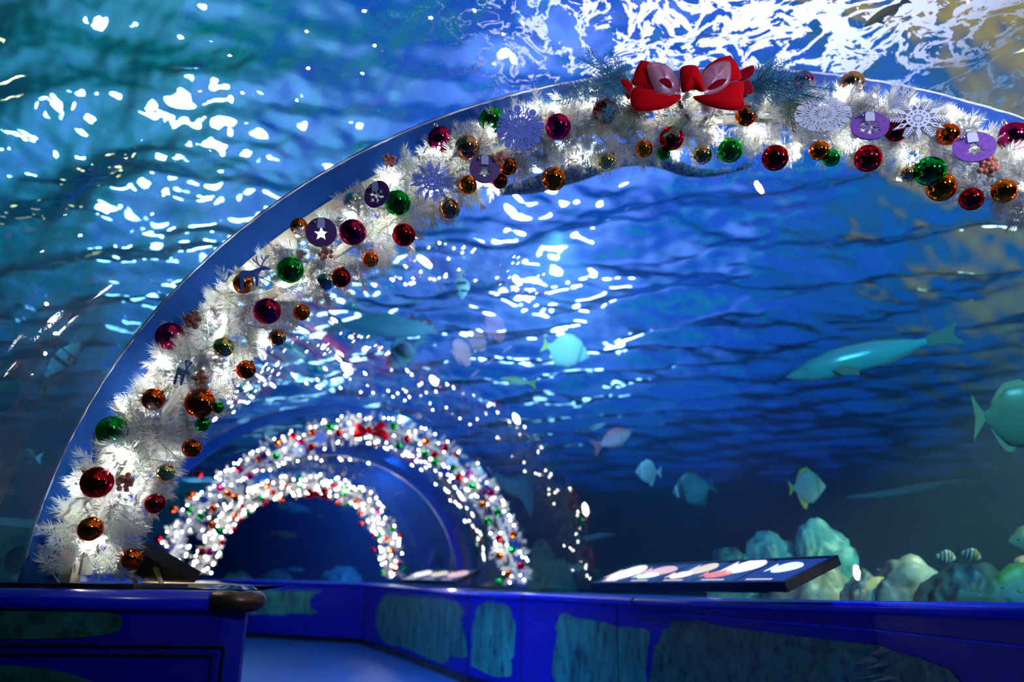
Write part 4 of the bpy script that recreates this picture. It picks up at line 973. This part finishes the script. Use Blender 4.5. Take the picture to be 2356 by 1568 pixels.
def fish(name, label, head, tail, Y, prof, skin, finm, bands=(), hscale=1., tailk=.28, tailw=.30, dorsal=.10, anal=.08, thick=.30, cat='fish', group=None, eye=True, swing=0., pelvic=True, yscale=None, tail_label=None):
    """head and tail: picture places of the snout and the tail root; Y: distance"""
    ph = at(head[0], head[1], Y); pt = at(tail[0], tail[1], Y+swing); ax = (pt-ph); L = ax.length; ax.normalize()
    view = ((ph+pt)/2-Vector((0, 0, CAMH))).normalized(); sd = ax.cross(view)
    if sd.z < 0: sd = -sd
    up = (sd-ax*sd.dot(ax)).normalized(); ac = ax.cross(up)
    M3 = Matrix((ax, ac, up)).transposed()
    if M3.determinant() < 0: M3 = Matrix((ax, -ac, up)).transposed()
    root = tag(empty(name, ph, M3.to_euler()), label, cat, group)
    pr = PROF[prof]; N = 26; K = 16; vs = []; mi = []
    def ev(t_):
        for a, b in zip(pr, pr[1:]):
            if t_ <= b[0]: f = (t_-a[0])/(b[0]-a[0]); f2 = f*f*(3-2*f)*.5+f*.5; return a[1]+(b[1]-a[1])*f2, a[2]+(b[2]-a[2])*f2
        return pr[-1][1:]
    mb = MB(); mats = [skin]+[b[2] for b in bands]
    rows = []
    for i in range(N+1):
        f = (i/N)**1.25; u, d_ = ev(f); u = max(u, .004)*hscale*L; d_ = max(d_, .004)*hscale*L
        w = thick*.5*(u+d_)*(1 if f < .55 else 1-.6*(f-.55)/.45)
        rows.append([Vector((f*L, w*math.cos(a), (u if math.sin(a) > 0 else d_)*math.sin(a))) for a in [2*PI*k/K for k in range(K)]])
    vs = [v for r_ in rows for v in r_]; fs = []; mi = []
    for i in range(N):
        fm = ((i+.5)/N)**1.25; m_i = 0
        for bi, b in enumerate(bands):
            if b[0] <= fm <= b[1]: m_i = bi+1
        for k in range(K): fs.append((i*K+k, i*K+(k+1) % K, (i+1)*K+(k+1) % K, (i+1)*K+k)); mi.append(m_i)
    fs += [tuple(range(K-1, -1, -1)), tuple(N*K+k for k in range(K))]; mi += [0, 0]
    o = obj('body', vs, fs, mats, root, True, mi)
    def fin(nm, pts, yc=0., rot=None, th=.012):
        q = MB(); o_ = pts
        loop = [Vector((x*L, yc*L, z*L)) for x, z in o_]
        if rot: loop = [rot(v) for v in loop]
        tri = tessellate_polygon([[Vector((x*L, z*L, 0)) for x, z in o_]]); n = len(loop)
        q.add([v+Vector((0, th*L*.5, 0)) for v in loop]+[v-Vector((0, th*L*.5, 0)) for v in loop], [tuple(t_) for t_ in tri]+[tuple(i+n for i in reversed(t_)) for t_ in tri]+[(i, (i+1) % n, n+(i+1) % n, n+i) for i in range(n)])
        return q.obj(nm, finm, root)
    tk, tw = tailk, tailw
    fin('tail_fin', [(.97, .03), (1+tk*.5, tw*.32), (1+tk, tw*.55), (1+tk*.78, tw*.15), (1+tk*.72, 0), (1+tk*.78, -tw*.15), (1+tk, -tw*.55), (1+tk*.5, -tw*.32), (.97, -.03)])
    if dorsal:
        top = [(f, ev(f)[0]*hscale*.93) for f in (.30, .4, .5, .6, .7, .8, .88)]; hh = [0, .7, 1, .95, .9, .7, 0]
        fin('dorsal_fin', [(f, z) for f, z in top]+[(f+.02, z+dorsal*h) for (f, z), h in list(zip(top, hh))[::-1]])
    if anal:
        top = [(f, -ev(f)[1]*hscale*.93) for f in (.58, .66, .74, .82, .9)]; hh = [0, .9, 1, .7, 0]
        fin('anal_fin', [(f+.02, z-anal*h) for (f, z), h in zip(top, hh)]+[(f, z) for f, z in top[::-1]])
    if pelvic:
        z0 = -ev(.34)[1]*hscale*.95; fin('pelvic_fin', [(.32, z0), (.42, z0), (.46, z0-.12)])
    yw = -thick*.5*(ev(.3)[0]+ev(.3)[1])*hscale*1.02
    s_ = -1 if (M3 @ Vector((0, -1, 0))).dot(view) < 0 else 1
    yf = abs(yw)*s_*-1 if False else (yw if s_ < 0 else -yw)
    fin('pectoral_fin', [(.29, -.03), (.33, -.01), (.45, -.05), (.44, -.10), (.33, -.07)], yf)
    if eye:
        u, d_ = ev(.13); yy = thick*.5*(u+d_)*hscale*.92; sg = 1 if yf > 0 else -1
        rr_ = min(.022, .09*(u+d_))*L*1.2
        q = MB(); q.sphere((.13*L, sg*yy*L, u*hscale*.25*L), rr_, 10, 7, (1, .5, 1)); e_ = q.obj('eye', m_eye_ring, root, True)
        q = MB(); q.sphere((.13*L, sg*(yy*L+rr_*.3), u*hscale*.25*L), rr_*.6, 8, 6, (1, .6, 1)); q.obj('pupil', m_eye, e_, True)
    return root
m_f_silver = fishskin('silver_teal_skin', (.15, .55, .70), (.10, .62, .60), rough=.25)
m_f_pale = fishskin('pale_blue_skin', (.40, .60, .66), (.50, .72, .78))
m_f_pale2 = fishskin('pale_grey_skin', (.38, .52, .50), (.48, .66, .62))
m_f_olive = fishskin('olive_grey_skin', (.20, .26, .14), (.16, .28, .18))
m_f_dark = fishskin('slate_skin', (.03, .14, .18), (.06, .26, .30))
m_f_dusk = fishskin('dusky_skin', (.012, .05, .06), (.015, .05, .06))
m_f_pink = fishskin('pink_skin', (.85, .18, .22), (.75, .55, .62))
m_f_cream = fishskin('cream_skin', (.62, .46, .20), (.66, .62, .40))
m_f_orange = fishskin('orange_skin', (.55, .20, .05), (.55, .30, .10))
m_f_lime = fishskin('yellow_striped_skin', (.55, .60, .10), (.72, .66, .72), spots=None)
m_f_green = fishskin('dull_green_skin', (.05, .28, .20), (.08, .40, .25))
m_f_yel = fishskin('yellow_white_skin', (.75, .70, .12), (.75, .80, .80))
m_dk = pbr('dark_band', (.012, .03, .05), .5)
m_wh = pbr('white_band', (.60, .72, .78), .5)
m_gr = pbr('grey_green_band', (.22, .34, .28), .5)
m_finp = pbr('pale_fin', (.45, .62, .60), .5); m_finy = pbr('yellow_fin', (.62, .58, .06), .5); m_find = pbr('dark_fin', (.02, .06, .08), .5); m_fino = pbr('rust_fin', (.50, .14, .04), .5); m_fing = pbr('buff_fin', (.42, .36, .20), .5); m_dullfin = pbr('dull_fin', (.16, .20, .14), .5); m_finr = pbr('pink_fin', (.65, .12, .14), .5); m_yst = pbr('yellow_stripe', (.65, .62, .05), .5)
fish('long_fish', 'large slender silver teal fish swimming in the open water at right', (1808, 868), (2140, 782), 4.6, 'long', m_f_silver, m_dullfin, hscale=1.05, tailk=.22, tailw=.15, dorsal=.012, anal=.015, pelvic=False, thick=.6)
fish('batfish', 'big olive batfish cut off by the right edge of the picture', (2450, 960), (2262, 960), 3.9, 'disc', m_f_olive, m_fing, hscale=.86, tailk=.14, tailw=.55, dorsal=.10, anal=.10, thick=.22)
fish('spadefish', 'pale grey deep bodied fish with yellow fins at lower right', (1900, 1118), (1826, 1122), 5.3, 'disc', m_f_pale2, m_finy, ((.22, .30, m_gr), (.02, .07, m_wh)), hscale=1.15, tailk=.16, tailw=.45, dorsal=.12, anal=.22, thick=.22)
fish('batfish', 'shadowy batfish with a black head band at right of centre', (1548, 1135), (1632, 1118), 6.2, 'disc', m_f_dark, m_find, ((.10, .14, m_wh), (.16, .30, m_dk)), hscale=1.0, tailk=.16, tailw=.5, dorsal=.1, anal=.1, thick=.22)
fish('butterflyfish', 'small pale aqua fish with a brown face stripe left of the shadowy batfish', (1462, 1085), (1512, 1086), 6.4, 'disc', m_f_pale2, m_finp, ((.16, .21, m_gr), (.26, .30, m_wh)), hscale=1.15, tailk=.22, tailw=.5, dorsal=.1, anal=.2, thick=.22)
fish('snapper', 'pink and white fish with a red side mark above centre right', (1452, 994), (1383, 1022), 6.6, 'oval', m_f_pink, m_finr, hscale=1.35, tailk=.28, tailw=.5, dorsal=.03, anal=.03, thick=.35)
fish('spadefish', 'pale blue round fish with a yellow tail under the glitter column', (1356, 822), (1262, 796), 6.0, 'disc', m_f_pale, m_finy, ((.20, .26, m_gr), (.05, .08, m_gr)), hscale=.90, tailk=.16, tailw=.35, dorsal=.05, anal=.05, thick=.22)
fish('yellowtail', 'small slim white fish with a yellow back and tail', (1149, 871), (1218, 881), 6.9, 'slim', m_f_yel, m_finy, hscale=1.1, tailk=.26, tailw=.32, dorsal=.03, anal=.03, thick=.5)
fish('surgeonfish', 'dark round fish with a pale tail at the left edge', (38, 1046), (82, 1052), 4.4, 'disc', m_f_dusk, m_finp, hscale=.80, tailk=.35, tailw=.6, dorsal=.06, anal=.06, thick=.25)
fish('sergeant_major', 'small striped fish with a yellow back over the rocks, the right one of two', (2258, 1283), (2212, 1270), 4.4, 'oval', m_f_pale2, m_find, ((.22, .30, m_dk), (.40, .48, m_dk), (.58, .66, m_dk), (.76, .84, m_dk), (.31, .39, m_finy)), hscale=1.6, tailk=.28, tailw=.5, dorsal=.08, anal=.08, group='striped fish over the rocks')
fish('sergeant_major', 'small black and white striped fish hovering over the rocks, the left one of two', (2200, 1283), (2155, 1278), 4.5, 'oval', m_f_pale2, m_find, ((.22, .30, m_dk), (.40, .48, m_dk), (.58, .66, m_dk), (.76, .84, m_dk)), hscale=1.6, tailk=.3, tailw=.5, dorsal=.08, anal=.08, group='striped fish over the rocks')
fish('snapper', 'cream fish with rust fins resting before the rocks on the right', (1964, 1366), (2110, 1366), 4.85, 'oval', m_f_cream, m_fino, hscale=1.15, tailk=.25, tailw=.28, dorsal=.02, anal=.04, thick=.35)
fish('snapper', 'pale fish with yellow lengthwise stripes at the right edge above the rail', (2284, 1362), (2440, 1335), 4.2, 'oval', m_f_lime, m_finy, hscale=1.45, tailk=.25, tailw=.28, dorsal=.02, anal=.04, thick=.35)
fish('grouper', 'brown and yellow fish snout poking in at the right edge', (2318, 1246), (2470, 1250), 4.2, 'oval', m_f_cream, m_fing, hscale=1.3, tailk=.2, tailw=.3, dorsal=.03, thick=.5)
fish('rudderfish', 'small orange brown fish seen through the farthest arch', (684, 1233), (636, 1226), 15.2, 'slim', m_f_orange, m_fino, hscale=1.2, tailk=.3, tailw=.3, dorsal=.03)
fish('jackfish', 'dim greenish fish high inside the farthest arch', (632, 1162), (712, 1172), 15.2, 'slim', m_f_green, m_find, hscale=1.3, tailk=.25, tailw=.3, dorsal=.04)
fish('small_fish', 'dull green fish low beside the right foot of the middle arch', (1308, 1312), (1348, 1302), 7.9, 'oval', m_f_green, m_find, hscale=1.0, tailk=.2, tailw=.3, dorsal=.03)
fish('small_fish', 'faint blue slender fish low in the dark water right of the middle arch', (1420, 1228), (1340, 1238), 8.0, 'slim', m_f_dark, m_find, hscale=.7, tailk=.3, tailw=.2, dorsal=.02)
fish('small_fish', 'dim green fish near the rocks inside the farthest arch', (700, 1312), (660, 1308), 15.4, 'slim', m_f_green, m_find, hscale=1.3, tailk=.2, tailw=.3, dorsal=.03)
fish('small_fish', 'dim brown fish between the near and middle garland feet', (428, 1090), (404, 1106), 9.2, 'oval', m_f_orange, m_fino, hscale=1.0, tailk=.2, tailw=.3, dorsal=.03)
fish('trevally', 'silver and dark blue fish diving at the left edge with fins spread', (186, 788), (104, 866), 4.3, 'oval', m_f_pale, m_find, ((.30, .36, m_dk), (.52, .60, m_dk)), hscale=.9, tailk=.30, tailw=.55, dorsal=.06, anal=.05, thick=.5)
fish('long_fish', 'pale pinkish long fish near the surface at the top right', (1985, 62), (2075, 6), 2.35, 'long', m_f_cream, m_finp, hscale=.9, tailk=.2, tailw=.2, dorsal=.02, thick=.5)
fish('reflected_fish', 'faint pale reflection shaped as a striped fish left of the glitter column', (1062, 690), (1060, 632), 5.1, 'oval', m_f_pale, m_finp, ((.3, .4, m_dk), (.6, .7, m_dk)), hscale=1.1, tailk=.25, tailw=.4)  # solid fish added in place of a faint reflected one
fish('fish_reflection', 'large pale blue reflection shaped as a fish above the middle arch', (1005, 760), (790, 748), 6.2, 'slim', m_f_pale, m_finp, hscale=1.0, tailk=.2, tailw=.3, dorsal=.05)  # solid fish added in place of a large pale reflection
fish('snapper', 'pink striped reflection shaped as a fish above the middle arch, the upper one of two', (1010, 768), (955, 735), 6.3, 'oval', m_f_pink, m_finr, ((.3, .4, m_wh), (.6, .7, m_wh)), hscale=.8)  # solid fish added in place of pinkish reflections in the acrylic
fish('snapper', 'pink striped reflection shaped as a fish above the middle arch, the lower one of two', (888, 845), (960, 790), 6.9, 'oval', m_f_pink, m_finp, ((.15, .25, m_wh), (.35, .45, m_wh), (.55, .65, m_wh), (.75, .85, m_wh)), hscale=1.3)  # second solid fish added for the same reflections

def swimmer(name, label, path, radii, m, cat):
    pts = [at(x, y, Y) for x, y, Y in path]; c0 = pts[0]; cv = curve_from(pts, 60); mb = MB()
    rs = [radii[min(int(i/59*(len(radii)-1)), len(radii)-2)]*(1-(i/59*(len(radii)-1)-min(int(i/59*(len(radii)-1)), len(radii)-2)))+radii[min(int(i/59*(len(radii)-1)), len(radii)-2)+1]*(i/59*(len(radii)-1)-min(int(i/59*(len(radii)-1)), len(radii)-2)) for i in range(60)]
    mb.tube([p-c0 for p in cv], rs, 14)
    root = tag(empty(name, c0), label, cat); b = mb.obj('body', m, root, True); return root, cv, c0
m_leo = fishskin('net_patterned_skin', (.26, .68, .88), (.45, .8, .95), spots=(40, .10, (.01, .08, .22)))
r_, cv, c0 = swimmer('leopard_shark', 'blue shark with dark net pattern passing behind the top of the nearest garland', [(1150, 440, 3.3), (1230, 425, 3.3), (1330, 392, 3.3), (1430, 362, 3.3), (1510, 366, 3.35), (1580, 392, 3.4), (1640, 398, 3.45), (1710, 388, 3.5)], [.02, .045, .055, .052, .045, .034, .018, .005], m_leo, 'shark')
mb = MB(); q = cv[57]-c0; mb.tube([q, q+Vector((.06, 0, .03)), q+Vector((.10, 0, .045))], [.01, .018, .002], 8); mb.obj('tail_fin', m_leo, r_, True)
mb = MB(); q = cv[16]-c0; mb.tube([q, q+Vector((.02, 0, .08)), q+Vector((.10, 0, .12))], [.03, .02, .003], 8); mb.obj('dorsal_fin', m_leo, r_, True)
swimmer('eel', 'faint long eel like fish drifting in the dark water at lower right', [(1948, 1143, 6.5), (2030, 1138, 6.5), (2110, 1124, 6.5), (2190, 1110, 6.5), (2260, 1108, 6.5)], [.006, .03, .04, .035, .02, .006], m_f_dark, 'eel')
# ray behind the middle arch
m_ray = pbr('pale_blue_ray_skin', (.20, .55, .85), .5); m_ray2 = pbr('grey_blue_ray_skin', (.14, .36, .50), .5)
def px_shape(name, label, pts, Y, m, cat, bulge=.06, part='body'):
    c = at(sum(p[0] for p in pts)/len(pts), sum(p[1] for p in pts)/len(pts), Y); s_ = zcam(c)/F; cx = sum(p[0] for p in pts)/len(pts); cy_ = sum(p[1] for p in pts)/len(pts)
    root = tag(empty(name, c, face_rot()), label, cat)
    mb, o = puff([((x-cx)*s_, -(y-cy_)*s_) for x, y in pts], bulge, .03, 5, 4); mb.obj(part, m, root, True); return root, c, s_, cx, cy_
rt, c, s_, cx, cy_ = px_shape('stingray', 'pale blue ray gliding behind the right side of the middle arch', [(1014, 1098), (1060, 1130), (1120, 1165), (1122, 1210), (1085, 1205), (1052, 1190), (1035, 1150)], 10.6, m_ray, 'ray')
mb = MB(); plate(mb, [((x-cx)*s_, -(y-cy_)*s_) for x, y in [(1003, 1168), (1030, 1158), (1062, 1160), (1055, 1175), (1020, 1176)]], th=.03); mb.obj('fin', m_ray2, rt)
px_shape('stingray', 'large dim grey blue ray wing right of the middle arch', [(1130, 1085), (1180, 1100), (1220, 1085), (1226, 1150), (1222, 1190), (1200, 1150), (1160, 1130)], 8.8, m_ray2, 'ray')
px_shape('stingray', 'small blue ray resting on the bend right of the farthest arch', [(1002, 1262), (1018, 1285), (1012, 1320), (985, 1330), (980, 1310), (990, 1280)], 12.7, m_ray2, 'ray', .04)

# ------------------------------------------------------------------ rocks and structures in the tank
m_rock = coral_mat('tank_rock', (.10, .17, .20), (.34, .36, .36), (.04, .09, .13), 4.2)
m_rock2 = coral_mat('blue_grey_rock', (.03, .22, .28), (.12, .42, .48), (.02, .10, .15), 4.0)
m_rock3 = coral_mat('dim_green_rock', (.03, .16, .15), (.08, .26, .22), (.01, .08, .09), 2.6)
m_rock4 = coral_mat('ochre_rock', (.20, .21, .22), (.42, .26, .08), (.06, .10, .12), 4.5)
def rock(label, x0, x1, ytop, ybot, Y, m, seed, depth=.6, group='rocks beyond the right ledge', boxy=.0):
    a, b, tp, bt = at(x0, ybot, Y), at(x1, ybot, Y), at((x0+x1)/2, ytop, Y), at((x0+x1)/2, ybot, Y)
    w = (b-a).length/2; z1 = tp.z; z0 = min(.3, bt.z)-.02; h = (z1-z0)/2; c = Vector(((a.x+b.x)/2, Y, (z0+z1)/2))
    bm = bmesh.new(); bmesh.ops.create_icosphere(bm, subdivisions=5, radius=1); sv = Vector((seed*3.1, seed*1.7, seed*.9))
    for v in bm.verts:
        p = v.co.copy(); q = Vector([abs(e)**(1-boxy*.5)*(1 if e > 0 else -1) for e in p])
        n_ = mnoise.fractal(p*1.3+sv, .9, 2.1, 4)*.22+mnoise.fractal(p*5+sv, .8, 2.2, 3)*.05
        q *= 1+n_; v.co = Vector((q.x*w, q.y*w*depth, q.z*h))
    me = bpy.data.meshes.new('rock'); bm.to_mesh(me); bm.free(); me.materials.append(m); me.polygons.foreach_set('use_smooth', [True]*len(me.polygons))
    o = bpy.data.objects.new('rock', me); C.objects.link(o); o.location = c; tag(o, label, 'rock', group); return o
rock('rounded blue grey boulder, lowest and leftmost of the three blue ones', 1632, 1748, 1262, 1345, 5.6, m_rock2, 1, boxy=.7)
rock('rounded blue grey boulder in the middle of the three blue ones', 1725, 1870, 1230, 1345, 5.6, m_rock2, 2, boxy=.5)
rock('tallest blue grey boulder with a pale rim, rightmost of the three blue ones', 1835, 1972, 1210, 1345, 5.5, m_rock2, 3, boxy=.6)
rock('broad low grey rock behind the lit board', 1780, 1990, 1292, 1380, 5.3, m_rock, 4)
rock('flat grey rock slab under the striped fish', 1985, 2200, 1290, 1380, 4.9, m_rock, 5, boxy=.3)
rock('ochre topped grey rock near the right edge', 2120, 2330, 1288, 1385, 4.3, m_rock4, 6)
rock('small grey rock behind the cream fish', 1940, 2060, 1312, 1390, 4.9, m_rock, 7)
rock('ochre rock at the right edge beside the striped snapper', 2270, 2480, 1298, 1390, 4.5, m_rock4, 8)
rock('low grey rock right of the cream fish', 2110, 2260, 1325, 1390, 4.6, m_rock, 9)
rock('dim green block of rock behind the right foot of the middle arch', 1035, 1120, 1205, 1350, 11.2, m_rock3, 10, group='dim rocks beyond the tunnel bend', boxy=.9)
rock('tall dim green rock column left of the middle arch foot', 1100, 1165, 1200, 1350, 10.2, m_rock3, 11, group='dim rocks beyond the tunnel bend', boxy=.9)
rock('dim rock with pale crust inside the farthest arch', 740, 835, 1300, 1345, 14.5, m_rock3, 12, group='dim rocks beyond the tunnel bend')
rock('dim slanted rock left inside the farthest arch', 590, 680, 1310, 1345, 15.6, m_rock3, 13, group='dim rocks beyond the tunnel bend')
rock('dim low rock at far left inside the farthest arch', 500, 590, 1316, 1345, 14.5, m_rock3, 14, group='dim rocks beyond the tunnel bend')
rock('dim green mound right of the middle arch foot', 1215, 1290, 1245, 1360, 9.0, m_rock3, 15, group='dim rocks beyond the tunnel bend')
rock('dim green mound with a hollow at the foot of the middle arch', 1240, 1330, 1290, 1360, 8.4, m_rock3, 17, group='dim rocks beyond the tunnel bend')
# pale stone ring at the left edge
m_stone = coral_mat('pale_green_stone', (.04, .09, .08), (.09, .15, .13), (.02, .05, .05), 8)
mb = MB(); pst = at(20, 1260, 3.6); s_ = zcam(pst)/F
plate(mb, [(x*s_, y*s_) for x, y in [(-150, -90), (90, -90), (90, 50), (20, 60), (-60, 66), (-150, 70)]], [[(x*s_, y*s_) for x, y in circ(42, 24, 52, -28)]], th=.12)
o = mb.obj('stone_slab', m_stone, loc=pst); o.rotation_euler = face_rot(); tag(o, 'pale green stone slab with a round hole at the left edge behind the vault', 'stone slab')
